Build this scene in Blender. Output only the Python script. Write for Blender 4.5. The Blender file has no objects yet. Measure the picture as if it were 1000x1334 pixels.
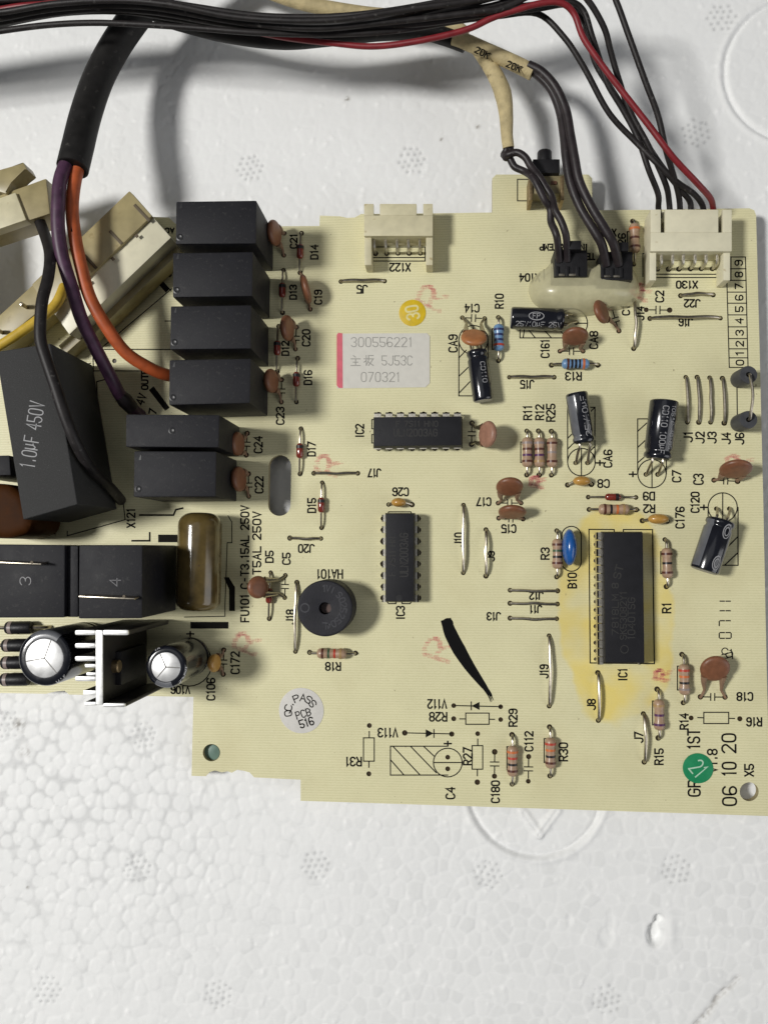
import bpy, bmesh, math, random
import numpy as np
from mathutils import Vector, Matrix
from mathutils.geometry import delaunay_2d_cdt
random.seed(7)
rng = np.random.default_rng(7)
PI = math.pi
UP = Vector((0, 0, 1))
# ------------------------------------------------------------------ scene, camera, light (1 unit = 1 cm)
sc = bpy.context.scene
C = sc.collection
sc.unit_settings.system = 'METRIC'
sc.unit_settings.scale_length = 0.01
FPX, NAD, CH = 1116.0, (580.0, 715.0), 19.0        # focal length (photo pixels), plumb point, height over the board
n_ = Vector((NAD[0]-500, 667-NAD[1], -FPX)).normalized()
wz = -n_
wx = (Vector((1, 0, 0)) - wz*wz.x).normalized()
wy = wz.cross(wx)
ROT = Matrix((wx, wy, wz))
CAMP = Vector((0, 0, CH))
cam = bpy.data.cameras.new('camera')
camo = bpy.data.objects.new('camera', cam)
C.objects.link(camo)
cam.sensor_fit = 'HORIZONTAL'
cam.sensor_width = 36
cam.lens = 36*FPX/1000
cam.clip_start, cam.clip_end = 0.5, 2000
camo.matrix_world = Matrix.Translation(CAMP) @ ROT.to_4x4()
sc.camera = camo

world = bpy.data.worlds.new('World')
sc.world = world
world.use_nodes = True
bg = world.node_tree.nodes['Background']
bg.inputs[0].default_value = (0.93, 0.96, 1.0, 1)
bg.inputs[1].default_value = 0.07


def lamp(name, loc, target, size, power, col, shape='DISK'):
    l = bpy.data.lights.new(name, 'AREA')
    l.shape = shape
    l.size = size
    l.energy = power
    l.color = col
    o = bpy.data.objects.new(name, l)
    C.objects.link(o)
    o.location = loc
    o.rotation_euler = (Vector(target)-Vector(loc)).to_track_quat('-Z', 'Y').to_euler()
    return o


KEY_D, EL = 120.0, math.radians(54)
lamp('key_lamp', (-KEY_D*math.cos(EL)-2, 6, KEY_D*math.sin(EL)), (-2, 1, 0), 20.0, 110000, (1.0, 0.985, 0.95))
lamp('ceiling_lamp', (-15, 40, 150), (0, 0, 0), 90.0, 9500, (0.97, 0.985, 1.0), 'SQUARE')
lamp('room_lamp', (150, -60, 75), (0, 0, 0), 120.0, 72000, (0.98, 0.985, 1.0), 'SQUARE')
sc.view_settings.view_transform = 'Standard'
sc.view_settings.look = 'None'
sc.view_settings.exposure = 0.10
sc.view_settings.gamma = 1.0


# ------------------------------------------------------------------ helpers
def P(px, py, z=0.0):
    """photo pixel -> world point on the plane at height z"""
    d = ROT @ Vector((px-500, 667-py, -FPX))
    return CAMP + d*((CH-z)/(-d.z))


def S(n, z=0.0):
    return n*(CH-z)/FPX


def lin(c):
    return tuple(((x/255)/12.92 if x/255 <= 0.04045 else ((x/255+0.055)/1.055)**2.4) for x in c)


def mat(name, col, rough=0.5, metal=0.0, var=0.12, scale=6.0, bump=0.0, bscale=40.0, spec=0.5, coat=0.0, trans=0.0, speck=None):
    m = bpy.data.materials.new(name)
    m.use_nodes = True
    nt = m.node_tree
    N, L = nt.nodes, nt.links
    b = N['Principled BSDF']
    b.inputs['Roughness'].default_value = rough
    b.inputs['Metallic'].default_value = metal
    b.inputs['Specular IOR Level'].default_value = spec
    b.inputs['Coat Weight'].default_value = coat
    b.inputs['Coat Roughness'].default_value = 0.15
    b.inputs['Transmission Weight'].default_value = trans
    tc = N.new('ShaderNodeTexCoord')
    no = N.new('ShaderNodeTexNoise')
    no.inputs['Scale'].default_value = scale
    no.inputs['Detail'].default_value = 5
    L.new(tc.outputs['Object'], no.inputs['Vector'])
    mx = N.new('ShaderNodeMix')
    mx.data_type = 'RGBA'
    mx.inputs[6].default_value = tuple(max(0, x*(1-var)) for x in col)+(1,)
    mx.inputs[7].default_value = tuple(min(1, x*(1+var)) for x in col)+(1,)
    rp = N.new('ShaderNodeMapRange')
    rp.inputs[1].default_value, rp.inputs[2].default_value = 0.3, 0.7
    L.new(no.outputs['Fac'], rp.inputs[0])
    L.new(rp.outputs[0], mx.inputs[0])
    out = mx.outputs[2]
    if speck:
        n2 = N.new('ShaderNodeTexNoise')
        n2.inputs['Scale'].default_value = speck[1]
        n2.inputs['Detail'].default_value = 3
        L.new(tc.outputs['Object'], n2.inputs['Vector'])
        r2 = N.new('ShaderNodeMapRange')
        r2.inputs[1].default_value, r2.inputs[2].default_value = speck[2], speck[2]+0.1
        L.new(n2.outputs['Fac'], r2.inputs[0])
        m2 = N.new('ShaderNodeMix')
        m2.data_type = 'RGBA'
        L.new(r2.outputs[0], m2.inputs[0])
        L.new(out, m2.inputs[6])
        m2.inputs[7].default_value = tuple(speck[0])+(1,)
        out = m2.outputs[2]
    L.new(out, b.inputs['Base Color'])
    rr = N.new('ShaderNodeMapRange')
    rr.inputs[3].default_value, rr.inputs[4].default_value = max(0.02, rough-0.08), min(1, rough+0.1)
    L.new(no.outputs['Fac'], rr.inputs[0])
    L.new(rr.outputs[0], b.inputs['Roughness'])
    if bump:
        n3 = N.new('ShaderNodeTexNoise')
        n3.inputs['Scale'].default_value = bscale
        n3.inputs['Detail'].default_value = 4
        L.new(tc.outputs['Object'], n3.inputs['Vector'])
        bp = N.new('ShaderNodeBump')
        bp.inputs['Strength'].default_value = bump
        bp.inputs['Distance'].default_value = 0.02
        L.new(n3.outputs['Fac'], bp.inputs['Height'])
        L.new(bp.outputs[0], b.inputs['Normal'])
    return m


def seethrough(m, amount):
    """mix a share of clear transparency into a material (thin ink, glue)"""
    nt = m.node_tree
    out = nt.nodes['Material Output']
    b = nt.nodes['Principled BSDF']
    t = nt.nodes.new('ShaderNodeBsdfTransparent')
    x = nt.nodes.new('ShaderNodeMixShader')
    x.inputs[0].default_value = amount
    nt.links.new(b.outputs[0], x.inputs[1])
    nt.links.new(t.outputs[0], x.inputs[2])
    nt.links.new(x.outputs[0], out.inputs[0])
    return m


WLOC = {}


class MB:
    def __init__(s):
        s.v, s.f, s.m = [], [], []

    def add(s, v, f, mi=0):
        o = len(s.v)
        s.v += [tuple(p) for p in v]
        s.f += [tuple(i+o for i in q) for q in f]
        s.m += [mi]*len(f)
        return s

    def bm(s, b, mi=0):
        b.verts.ensure_lookup_table()
        b.verts.index_update()
        return s.add([v.co[:] for v in b.verts], [[v.index for v in q.verts] for q in b.faces], mi)

    def prism(s, poly, z0, z1, bev=0.0, mi=0, seg=2, top=None):
        """poly: xy points counter-clockwise; top: optional other outline at z1"""
        b = bmesh.new()
        if sum(poly[i-1][0]*poly[i][1]-poly[i][0]*poly[i-1][1] for i in range(len(poly))) < 0:
            poly = poly[::-1]
            top = top[::-1] if top else None
        lo = [b.verts.new((p[0], p[1], z0)) for p in poly]
        hi = [b.verts.new((p[0], p[1], z1)) for p in (top or poly)]
        n = len(poly)
        b.faces.new(lo[::-1])
        tf = b.faces.new(hi)
        for i in range(n):
            b.faces.new((lo[i], lo[(i+1) % n], hi[(i+1) % n], hi[i]))
        if bev:
            es = [e for e in b.edges if not (e.verts[0].co.z == z0 and e.verts[1].co.z == z0)]
            bmesh.ops.bevel(b, geom=es, offset=bev, segments=seg, affect='EDGES', profile=0.6)
        s.bm(b, mi)
        b.free()
        return s

    def box(s, c, size, rz=0.0, bev=0.0, mi=0, M=None):
        b = bmesh.new()
        bmesh.ops.create_cube(b, size=1)
        bmesh.ops.scale(b, vec=size, verts=b.verts)
        if bev:
            bmesh.ops.bevel(b, geom=b.edges[:], offset=bev, segments=2, affect='EDGES', profile=0.6)
        mm = M if M is not None else Matrix.Translation(c) @ Matrix.Rotation(rz, 4, 'Z')
        bmesh.ops.transform(b, matrix=mm, verts=b.verts)
        s.bm(b, mi)
        b.free()
        return s

    def tube(s, path, r, sides=8, mi=0, caps=True, smooth=4):
        pts = [Vector(p) for p in path]
        if smooth and len(pts) > 2:
            pts = catmull(pts, smooth)
        n = len(pts)
        rs = r if isinstance(r, (list, tuple)) else None
        up = None
        vs = []
        for i, p in enumerate(pts):
            t = (pts[min(i+1, n-1)]-pts[max(i-1, 0)])
            t = t.normalized() if t.length > 1e-9 else Vector((0, 0, 1))
            if up is None:
                up = t.orthogonal().normalized()
            up = (up-t*up.dot(t)).normalized()
            q = t.cross(up)
            if rs:
                k = i/(n-1)*(len(rs)-1)
                j = min(int(k), len(rs)-2)
                rr = rs[j]+(rs[j+1]-rs[j])*(k-j)
            else:
                rr = r
            for a in range(sides):
                an = 2*PI*a/sides
                vs.append(p+(up*math.cos(an)+q*math.sin(an))*rr)
        fs = []
        for i in range(n-1):
            for a in range(sides):
                b2 = (a+1) % sides
                fs.append((i*sides+a, i*sides+b2, (i+1)*sides+b2, (i+1)*sides+a))
        if caps:
            fs.append(tuple(range(sides))[::-1])
            fs.append(tuple((n-1)*sides+a for a in range(sides)))
        return s.add(vs, fs, mi)

    def lathe(s, prof, a, b, seg=24, mi=0, a0=0.0, a1=2*PI, ref=None):
        """prof: (distance along a->b, radius)"""
        a, b = Vector(a), Vector(b)
        t = (b-a).normalized()
        u = (Vector(ref)-t*Vector(ref).dot(t)).normalized() if ref else t.orthogonal().normalized()
        w = t.cross(u)
        full = abs(a1-a0-2*PI) < 1e-6
        ns = seg if full else seg+1
        vs = [a+t*d+(u*math.cos(a0+(a1-a0)*k/seg)+w*math.sin(a0+(a1-a0)*k/seg))*r for d, r in prof for k in range(ns)]
        fs = []
        for i in range(len(prof)-1):
            for k in range(seg):
                k2 = (k+1) % ns
                fs.append((i*ns+k, i*ns+k2, (i+1)*ns+k2, (i+1)*ns+k))
        if full:
            if prof[0][1] > 1e-6:
                fs.append(tuple(range(ns))[::-1])
            if prof[-1][1] > 1e-6:
                fs.append(tuple((len(prof)-1)*ns+k for k in range(ns)))
        return s.add(vs, fs, mi)

    def ribbon(s, pts, w, fn, mi=0, closed=False):
        """flat line of width w along 2-D points, mitred; fn maps (x,y)->3-D"""
        p = [Vector(q) for q in pts]
        if closed:
            p = p[:-1] if (p[0]-p[-1]).length < 1e-9 else p
        n = len(p)
        vs = []
        ws = w if isinstance(w, (list, tuple)) else [w]*n
        for i in range(n):
            a = p[i-1] if (i > 0 or closed) else None
            c = p[(i+1) % n] if (i < n-1 or closed) else None
            d1 = (p[i]-a).normalized() if a is not None else None
            d2 = (c-p[i]).normalized() if c is not None else None
            d1 = d1 if d1 is not None else d2
            d2 = d2 if d2 is not None else d1
            n1 = Vector((-d1.y, d1.x))
            n2 = Vector((-d2.y, d2.x))
            m = n1+n2
            m = m.normalized() if m.length > 1e-6 else n1
            k = ws[i]/2/max(0.45, m.dot(n1))
            e = Vector((0, 0))
            if not closed and i == 0:
                e = -d2*ws[i]*0.4
            if not closed and i == n-1:
                e = d1*ws[i]*0.4
            vs += [fn(p[i]+m*k+e), fn(p[i]-m*k+e)]
        fs = [(2*i, 2*i+1, 2*((i+1) % n)+1, 2*((i+1) % n)) for i in range(n if closed else n-1)]
        # keep faces looking up
        return s.add(vs, fs, mi)

    def build(s, name, mats, parent=None, label=None, smooth=True, recentre=True, angle=38, sub=0):
        if not isinstance(mats, (list, tuple)):
            mats = [mats]
        v = np.array(s.v, dtype=float)
        c = np.array([(v[:, 0].min()+v[:, 0].max())/2, (v[:, 1].min()+v[:, 1].max())/2, v[:, 2].min()]) if recentre else np.zeros(3)
        me = bpy.data.meshes.new(name)
        me.from_pydata((v-c).tolist(), [], s.f)
        for m in mats:
            me.materials.append(m)
        me.polygons.foreach_set('material_index', s.m)
        if smooth:
            me.polygons.foreach_set('use_smooth', [True]*len(me.polygons))
            me.set_sharp_from_angle(angle=math.radians(angle))
        me.update()
        o = bpy.data.objects.new(name, me)
        C.objects.link(o)
        place(o, Vector(c), parent)
        if label:
            o['label'] = label
        return o


def place(o, wloc, parent=None):
    if parent:
        o.parent = parent
        o.location = wloc-WLOC[parent.name]
    else:
        o.location = wloc
    WLOC[o.name] = Vector(wloc)


def thing(name, label, cat, loc=(0, 0, 0), group=None):
    o = bpy.data.objects.new(name, None)
    o.empty_display_size = 1
    C.objects.link(o)
    place(o, Vector(loc))
    o['label'], o['category'] = label, cat
    if group:
        o['group'] = group
    return o


def catmull(p, k):
    out = []
    n = len(p)
    for i in range(n-1):
        a, b, c, d = p[max(i-1, 0)], p[i], p[i+1], p[min(i+2, n-1)]
        for j in range(k):
            t = j/k
            out.append(0.5*((2*b)+(c-a)*t+(2*a-5*b+4*c-d)*t*t+(3*b-a-3*c+d)*t**3))
    out.append(p[-1])
    return out


def chaikin(p, closed, it=2):
    p = [Vector(q) for q in p]
    for _ in range(it):
        q = []
        n = len(p)
        rngi = range(n) if closed else range(n-1)
        for i in rngi:
            a, b = p[i], p[(i+1) % n]
            q += [a*0.75+b*0.25, a*0.25+b*0.75]
        if not closed:
            q[0], q[-1] = p[0], p[-1]
        p = q
    return p


# stroke alphabet: grid 4 x 6, 's' = rounded corners, 'c' = closed and rounded
GL = {
 '0': 'c 10 01 05 16 36 45 41 30', '1': '  15 26 20', '2': 's 05 16 36 45 44 33 00;  00 40', '3': 's 05 16 36 45 44 33 23;s 23 33 42 41 30 10 01',
 '4': '  30 36 02 42', '5': '  46 06 03;s 03 33 42 41 30 10 01', '6': 's 45 36 16 05 01 10 30 41 42 33 13 02', '7': '  06 46 10',
 '8': 'c 13 04 05 16 36 45 44 33;c 13 02 01 10 30 41 42 33', '9': 's 01 10 30 41 45 36 16 05 04 13 33 44',
 'A': '  00 26 40;  12 32', 'B': '  00 06 26;s 26 45 44 33 23;  03 23;s 23 33 42 41 20;  20 00', 'C': 's 45 36 16 05 01 10 30 41',
 'D': '  20 00 06 26;s 26 36 45 41 30 20', 'E': '  46 06 00 40;  03 33', 'F': '  46 06 00;  03 33', 'G': 's 45 36 16 05 01 10 30 41 43;  43 23',
 'H': '  00 06;  40 46;  03 43', 'I': '  20 26', 'J': 's 46 41 30 10 01', 'K': '  00 06;  46 03;  14 40', 'L': '  06 00 40',
 'M': '  00 06 22 46 40', 'N': '  00 06 40 46', 'O': 'c 10 01 05 16 36 45 41 30', 'P': '  00 06 26;s 26 36 45 44 33 23;  23 03',
 'Q': 'c 10 01 05 16 36 45 41 30;  22 40', 'R': '  00 06 26;s 26 36 45 44 33 23;  23 03;  23 40', 'S': 's 45 36 16 05 04 13 33 42 41 30 10 01',
 'T': '  06 46;  26 20', 'U': 's 06 01 10 30 41 46', 'V': '  06 20 46', 'W': '  06 10 24 30 46', 'X': '  06 40;  46 00', 'Y': '  06 23 46;  23 20',
 '.': '  20 21', '+': '  21 25;  03 43', '-': '  13 33', '\u00b5': '  00 05;s 05 02 11 21 32;  35 32 42', 'o': 'c 23 14 15 26 35 34',
 '\u4e3b': '  16 25;  04 44;  24 20;  12 32;  00 40', '\u677f': '  04 24;  16 10;  13 02;  46 26 23 10;  24 44 20;  22 40',
}
GLP = {}
for ch, sp in GL.items():
    st = []
    for part in sp.split(';'):
        kind, pts = part[0], part[1:].split()
        pp = [(int(q[0]), int(q[1])) for q in pts]
        if kind == 's':
            pp = [tuple(q) for q in chaikin(pp, False)]
        elif kind == 'c':
            pp = [tuple(q) for q in chaikin(pp, True)]
            st.append((pp, True))
            continue
        st.append((pp, False))
    GLP[ch] = st


def strokes(text):
    """polylines of a line of text; returns list, width; height is 6"""
    out, x = [], 0.0
    for ch in text:
        if ch == ' ':
            x += 4.0
            continue
        if ch in '1I.':
            off, adv = -0.5, 4.2
        else:
            off, adv = 0.0, 5.6
        for pp, cl in GLP.get(ch, []):
            out.append(([(a+x+off, b) for a, b in pp], cl))
        x += adv
    return out, max(0.1, x-1.6)


def text_mb(mb, s, cx, cy, rot, L, h, w=1.45, z=0.003, mi=0):
    """printed text centred on photo pixel (cx,cy), rot in degrees counter-clockwise, L long and h high (pixels)"""
    st, W = strokes(s)
    sx, sy = L/W, h/6.0
    c, sn = math.cos(math.radians(rot)), math.sin(math.radians(rot))
    k = 0
    for pp, cl in st:
        q = []
        for a, b in pp:
            u, v = (a-W/2)*sx, (b-3)*sy
            q.append(P(cx+u*c-v*sn, cy-(u*sn+v*c), z).to_2d())
        zz = z+0.0004*(k % 6)
        k += 1
        mb.ribbon(q, S(w, z), lambda p, zz=zz: (p.x, p.y, zz), mi, closed=cl)
    return mb


def line_mb(mb, pts, w=1.4, z=0.0026, closed=False, mi=0):
    q = [P(a, b, z).to_2d() for a, b in pts]
    mb.ribbon(q, S(w, z), lambda p: (p.x, p.y, z), mi, closed=closed)
    return mb


def circ(cx, cy, r, n=28, a0=0, a1=360):
    m = n if abs(a1-a0) >= 360 else n+1
    return [(cx+r*math.cos(math.radians(a0+(a1-a0)*i/n)), cy-r*math.sin(math.radians(a0+(a1-a0)*i/n))) for i in range(m)]


# ------------------------------------------------------------------ materials
M_ink = mat('silkscreen_ink', (0.012, 0.011, 0.009), 0.8, var=0.2, spec=0.12)
M_hole = mat('flux_dark_hole', (0.05, 0.032, 0.014), 0.35, var=0.4, scale=30)
M_edge = mat('board_edge', (0.42, 0.36, 0.20), 0.8, bump=0.3)
M_relay = mat('relay_plastic', (0.012, 0.012, 0.0155), 0.55, spec=0.24, var=0.12, scale=4, bump=0.25, bscale=60, speck=((0.026, 0.0255, 0.027), 13, 0.6))
M_mark = mat('moulded_mark', (0.012, 0.012, 0.014), 0.4)
M_film = mat('potted_black', (0.046, 0.046, 0.046), 0.8, spec=0.3, var=0.25, scale=50, bump=0.5, bscale=90, speck=((0.16, 0.16, 0.16), 60, 0.64))
M_print = mat('white_print', (0.33, 0.33, 0.34), 0.6)
M_epoxy = mat('ic_epoxy', (0.011, 0.011, 0.014), 0.55, spec=0.3, var=0.15, bump=0.2, bscale=110)
M_icprint = mat('ic_print', (0.034, 0.033, 0.032), 0.6, spec=0.3)
M_tin = mat('tinned_wire', (0.42, 0.38, 0.31), 0.3, metal=1.0, var=0.2, scale=14)
M_pin = mat('pin_metal', (0.58, 0.55, 0.48), 0.42, metal=1.0, var=0.25, scale=20)
M_disc = mat('ceramic_brown', (0.21, 0.085, 0.042), 0.42, var=0.2, scale=8, bump=0.15, bscale=30)
M_disc2 = mat('ceramic_orange', (0.38, 0.15, 0.055), 0.4, var=0.15, scale=8, bump=0.15, bscale=30)
M_disc3 = mat('ceramic_pale', (0.33, 0.17, 0.115), 0.45, var=0.2, scale=8, bump=0.15, bscale=30)
M_legcoat = mat('dipped_lead', (0.26, 0.16, 0.10), 0.5, var=0.2)
M_amber = mat('amber_epoxy', (0.50, 0.27, 0.06), 0.3, var=0.15, coat=0.3)
M_blue = mat('blue_epoxy', (0.012, 0.10, 0.36), 0.25, var=0.12, coat=0.4)
M_tan = mat('resistor_tan', (0.40, 0.265, 0.175), 0.4, var=0.14, scale=12, coat=0.2)
M_rblue = mat('resistor_blue', (0.15, 0.28, 0.47), 0.35, var=0.15, scale=12, coat=0.3)
BAND = {k: mat('band_'+k, c, 0.4, var=0.1) for k, c in dict(
    brown=(0.10, 0.03, 0.02), red=(0.50, 0.06, 0.035), orange=(0.62, 0.17, 0.05), purple=(0.09, 0.025, 0.10), black=(0.015, 0.013, 0.015),
    green=(0.05, 0.10, 0.05), gold=(0.42, 0.27, 0.12), grey=(0.30, 0.24, 0.22), dblue=(0.02, 0.03, 0.12)).items()}
M_glassred = mat('diode_glass', (0.20, 0.028, 0.018), 0.12, var=0.3, scale=20, coat=0.6)
M_sleeve = mat('capacitor_sleeve', (0.008, 0.009, 0.014), 0.16, var=0.2, coat=0.5)
M_stripe = mat('capacitor_stripe', (0.13, 0.135, 0.15), 0.3, var=0.15, coat=0.3)
M_capend = mat('capacitor_end', (0.36, 0.35, 0.34), 0.45, var=0.15)
M_alu = mat('aluminium_top', (0.82, 0.82, 0.82), 0.45, metal=0.8, var=0.14, scale=5)
M_score = mat('score_line', (0.16, 0.155, 0.15), 0.5, metal=0.4)
M_heat = mat('heatsink_metal', (0.85, 0.85, 0.84), 0.5, metal=0.9, var=0.15, scale=7)
M_anod = mat('black_anodised', (0.018, 0.016, 0.015), 0.45, metal=0.0, var=0.3, scale=8, spec=0.4)
M_cream = mat('cream_plastic', (0.62, 0.57, 0.38), 0.42, var=0.1, scale=4, speck=((0.40, 0.32, 0.16), 5, 0.68))
M_ivory = mat('ivory_plastic', (0.74, 0.70, 0.52), 0.38, var=0.06, scale=4, speck=((0.50, 0.42, 0.24), 5, 0.7))
M_oldcream = mat('yellowed_shaded_plastic', (0.36, 0.30, 0.15), 0.35, var=0.15, scale=3, speck=((0.28, 0.21, 0.09), 4, 0.66))  # yellowed base, also darkened to carry the shade over the left connectors
M_slot = mat('slot_inside', (0.10, 0.075, 0.04), 0.6)
M_blackpl = mat('black_plastic', (0.011, 0.0105, 0.012), 0.45, spec=0.35, var=0.2, bump=0.2)
M_buzz = mat('buzzer_plastic', (0.015, 0.015, 0.020), 0.55, spec=0.3, var=0.2, bump=0.35, bscale=70)
M_wire = mat('black_insulation', (0.018, 0.0155, 0.0155), 0.5, spec=0.35, var=0.35, scale=5, bump=0.15, bscale=25, speck=((0.075, 0.07, 0.066), 9, 0.64))
M_wired = mat('dusty_black_insulation', (0.023, 0.0175, 0.019), 0.45, spec=0.4, var=0.35, scale=5, bump=0.15, bscale=25, speck=((0.07, 0.06, 0.058), 9, 0.66))
M_tube = mat('black_tubing', (0.014, 0.013, 0.0125), 0.55, spec=0.3, var=0.3, scale=5, bump=0.1, speck=((0.05, 0.047, 0.043), 7, 0.64))
M_red = mat('red_insulation', (0.21, 0.014, 0.020), 0.45, var=0.2)
M_orange = mat('orange_insulation', (0.42, 0.085, 0.022), 0.5, var=0.22, scale=4, speck=((0.22, 0.08, 0.04), 8, 0.67))
M_purple = mat('purple_insulation', (0.066, 0.026, 0.058), 0.48, var=0.3, scale=5, speck=((0.13, 0.09, 0.10), 9, 0.66))
M_yellow = mat('yellow_insulation', (0.62, 0.42, 0.05), 0.45, var=0.12)
M_beige = mat('woven_sleeve', (0.50, 0.41, 0.22), 0.7, var=0.2, scale=5, bump=0.7, bscale=26, speck=((0.22, 0.17, 0.09), 4, 0.66))
M_goldtube = mat('amber_cover', (0.115, 0.080, 0.026), 0.16, var=0.4, scale=2.5, coat=0.5, speck=((0.09, 0.06, 0.03), 6, 0.66))
M_glue = seethrough(mat('hot_glue', (0.66, 0.62, 0.40), 0.3, var=0.1, spec=0.5, coat=0.4), 0.42)
M_white = mat('paper_label', (0.66, 0.64, 0.58), 0.6, var=0.04)
M_lprint = mat('label_print', (0.34, 0.33, 0.30), 0.6, var=0.3, scale=40)
M_pink = mat('pink_edge', (0.66, 0.13, 0.17), 0.6, var=0.12)
M_ydot = mat('yellow_dot', (0.68, 0.47, 0.012), 0.45, var=0.12)
M_ydotp = mat('yellow_dot_print', (0.74, 0.66, 0.30), 0.5)
M_qc = mat('qc_paper', (0.66, 0.64, 0.60), 0.5, var=0.05)
M_gdot = mat('green_dot', (0.012, 0.25, 0.10), 0.4, var=0.1)
M_gprint = mat('green_dot_print', (0.45, 0.66, 0.50), 0.5)
M_stamp = seethrough(mat('red_stamp_ink', (0.80, 0.20, 0.22), 0.8, spec=0.1), 0.84)
M_brush = mat('black_marker_ink', (0.006, 0.006, 0.006), 0.8, var=0.2, spec=0.12)
M_teal = mat('teal_plug', (0.16, 0.25, 0.21), 0.35, var=0.12)
M_ferrite = mat('ferrite', (0.052, 0.054, 0.060), 0.5, var=0.2, bump=0.2)
M_brass = mat('dull_brass', (0.30, 0.22, 0.12), 0.45, metal=0.8, var=0.3, scale=12)
M_brownfilm = mat('brown_dipped_film', (0.05, 0.017, 0.004), 0.6, spec=0.08, var=0.25, scale=3)

# ------------------------------------------------------------------ foam sheet the board lies on
FZ = -0.45


def foam():
    st = 0.036
    x0, x1, y0, y1 = -13.5, 12.0, -14.5, 16.5
    xs, ys = np.arange(x0, x1, st), np.arange(y0, y1, st)
    X, Y = np.meshgrid(xs, ys)
    cell = 0.31
    gx, gy = int((x1-x0)/cell)+6, int((y1-y0)/cell)+6
    jx = (np.arange(gx)[None, :]+0.5*(np.arange(gy)[:, None] % 2)+rng.uniform(-0.36, 0.36, (gy, gx)))*cell+x0-2*cell
    jy = (np.arange(gy)[:, None]+rng.uniform(-0.36, 0.36, (gy, gx)))*cell+y0-2*cell
    sz = rng.uniform(0.0, 0.07, (gy, gx))
    tone = rng.uniform(0, 1, (gy, gx))
    wob = rng.normal(0, 1, (gy, gx))
    ix = np.clip(((X-x0)/cell+2).astype(int), 2, gx-3)
    iy = np.clip(((Y-y0)/cell+2).astype(int), 2, gy-3)
    F1 = np.full(X.shape, 9.0)
    F2 = np.full(X.shape, 9.0)
    T = np.zeros(X.shape)
    Wb = np.zeros(X.shape)
    D1 = np.zeros(X.shape)
    for dy in range(-2, 3):
        for dx in range(-2, 3):
            a, b = iy+dy, ix+dx
            d0 = np.hypot(X-jx[a, b], Y-jy[a, b])
            d = d0-sz[a, b]
            near = d < F1
            F2 = np.where(near, F1, np.minimum(F2, d))
            T = np.where(near, tone[a, b], T)
            Wb = np.where(near, wob[a, b], Wb)
            D1 = np.where(near, d0, D1)
            F1 = np.where(near, d, F1)
    e = F2-F1
    # how beady the moulding is: loose round beads low on the left, pressed flat at the top
    pll = P(60, 1020, FZ)
    left = np.exp(-(((X-pll.x)/5.5)**2+((Y-pll.y)/4.5)**2))
    low = 1/(1+np.exp((Y-P(0, 900, FZ).y)/1.6))
    amp = 0.004+0.004*low+0.002*left
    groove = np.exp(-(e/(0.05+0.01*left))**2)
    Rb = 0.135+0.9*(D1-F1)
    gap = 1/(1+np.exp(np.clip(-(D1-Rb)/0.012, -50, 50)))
    tex = 0.5+0.5*np.sin(X*0.9+1.3)*np.sin(Y*0.7+0.4)
    Z = -amp*(0.5+tex)*groove+amp*0.5*Wb*(1-groove)-left*(0.09*np.minimum(D1, Rb+.02)**2+0.006*gap)
    # soft, large unevenness
    for k in range(14):
        a, fr, ph = rng.uniform(0, 2*PI), rng.uniform(0.4, 2.2), rng.uniform(0, 6)
        Z += 0.007/fr**0.5*np.sin((X*math.cos(a)+Y*math.sin(a))*fr+ph)
    hi = rng.normal(0, 1, X.shape)
    hi = (hi+np.roll(hi, 1, 0)+np.roll(hi, 1, 1)+np.roll(hi, -1, 0)+np.roll(hi, -1, 1))/5
    Z += 0.0035*hi
    # proud flecks between the pressed beads
    fl = np.zeros(X.shape)
    for k in range(1700):
        cx, cy = rng.uniform(-11, 9.5), rng.uniform(-12.5, 14.5)
        r = rng.uniform(0.022, 0.055)
        an, el = rng.uniform(0, PI), rng.uniform(1, 2.0)
        i0, i1 = int((cx-0.25-x0)/st), int((cx+0.25-x0)/st)
        j0, j1 = int((cy-0.25-y0)/st), int((cy+0.25-y0)/st)
        xx, yy = X[j0:j1, i0:i1]-cx, Y[j0:j1, i0:i1]-cy
        u, v = xx*math.cos(an)+yy*math.sin(an), (-xx*math.sin(an)+yy*math.cos(an))*el
        g = np.exp(-(u*u+v*v)/r**2/1.5)
        Z[j0:j1, i0:i1] += 0.018*g
        fl[j0:j1, i0:i1] = np.maximum(fl[j0:j1, i0:i1], g)
    # moulded vent rosettes
    dark = np.zeros(X.shape)
    pit_shade = np.zeros(X.shape)  # shade inside the vent pits, painted into the foam colour
    for (px, py) in [(326, 217), (537, 208), (907, 172), (187, 958), (178, 1132), (412, 1128), (636, 1140), (880, 1133), (62, 1290), (284, 1297), (790, 1303), (940, 22), (10, 944)]:
        c = P(px, py, FZ)
        rot = rng.uniform(0, PI)
        for r_ in range(-2, 3):
            n = 5-abs(r_)
            for q in range(n):
                u, v = (q-(n-1)/2)*0.15+rng.normal(0, 0.012), r_*0.13+rng.normal(0, 0.012)
                cx, cy = c.x+u*math.cos(rot)-v*math.sin(rot), c.y+u*math.sin(rot)+v*math.cos(rot)
                i0, i1 = int((cx-0.2-x0)/st), int((cx+0.2-x0)/st)
                j0, j1 = int((cy-0.2-y0)/st), int((cy+0.2-y0)/st)
                if i0 < 0 or j0 < 0 or i1 >= X.shape[1] or j1 >= X.shape[0]:
                    continue
                d = np.hypot(X[j0:j1, i0:i1]-cx, Y[j0:j1, i0:i1]-cy)
                Z[j0:j1, i0:i1] -= 0.03*np.exp(-(d/0.034)**2)
                pit_shade[j0:j1, i0:i1] = np.maximum(pit_shade[j0:j1, i0:i1], np.exp(-(d/0.033)**2))
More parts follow.
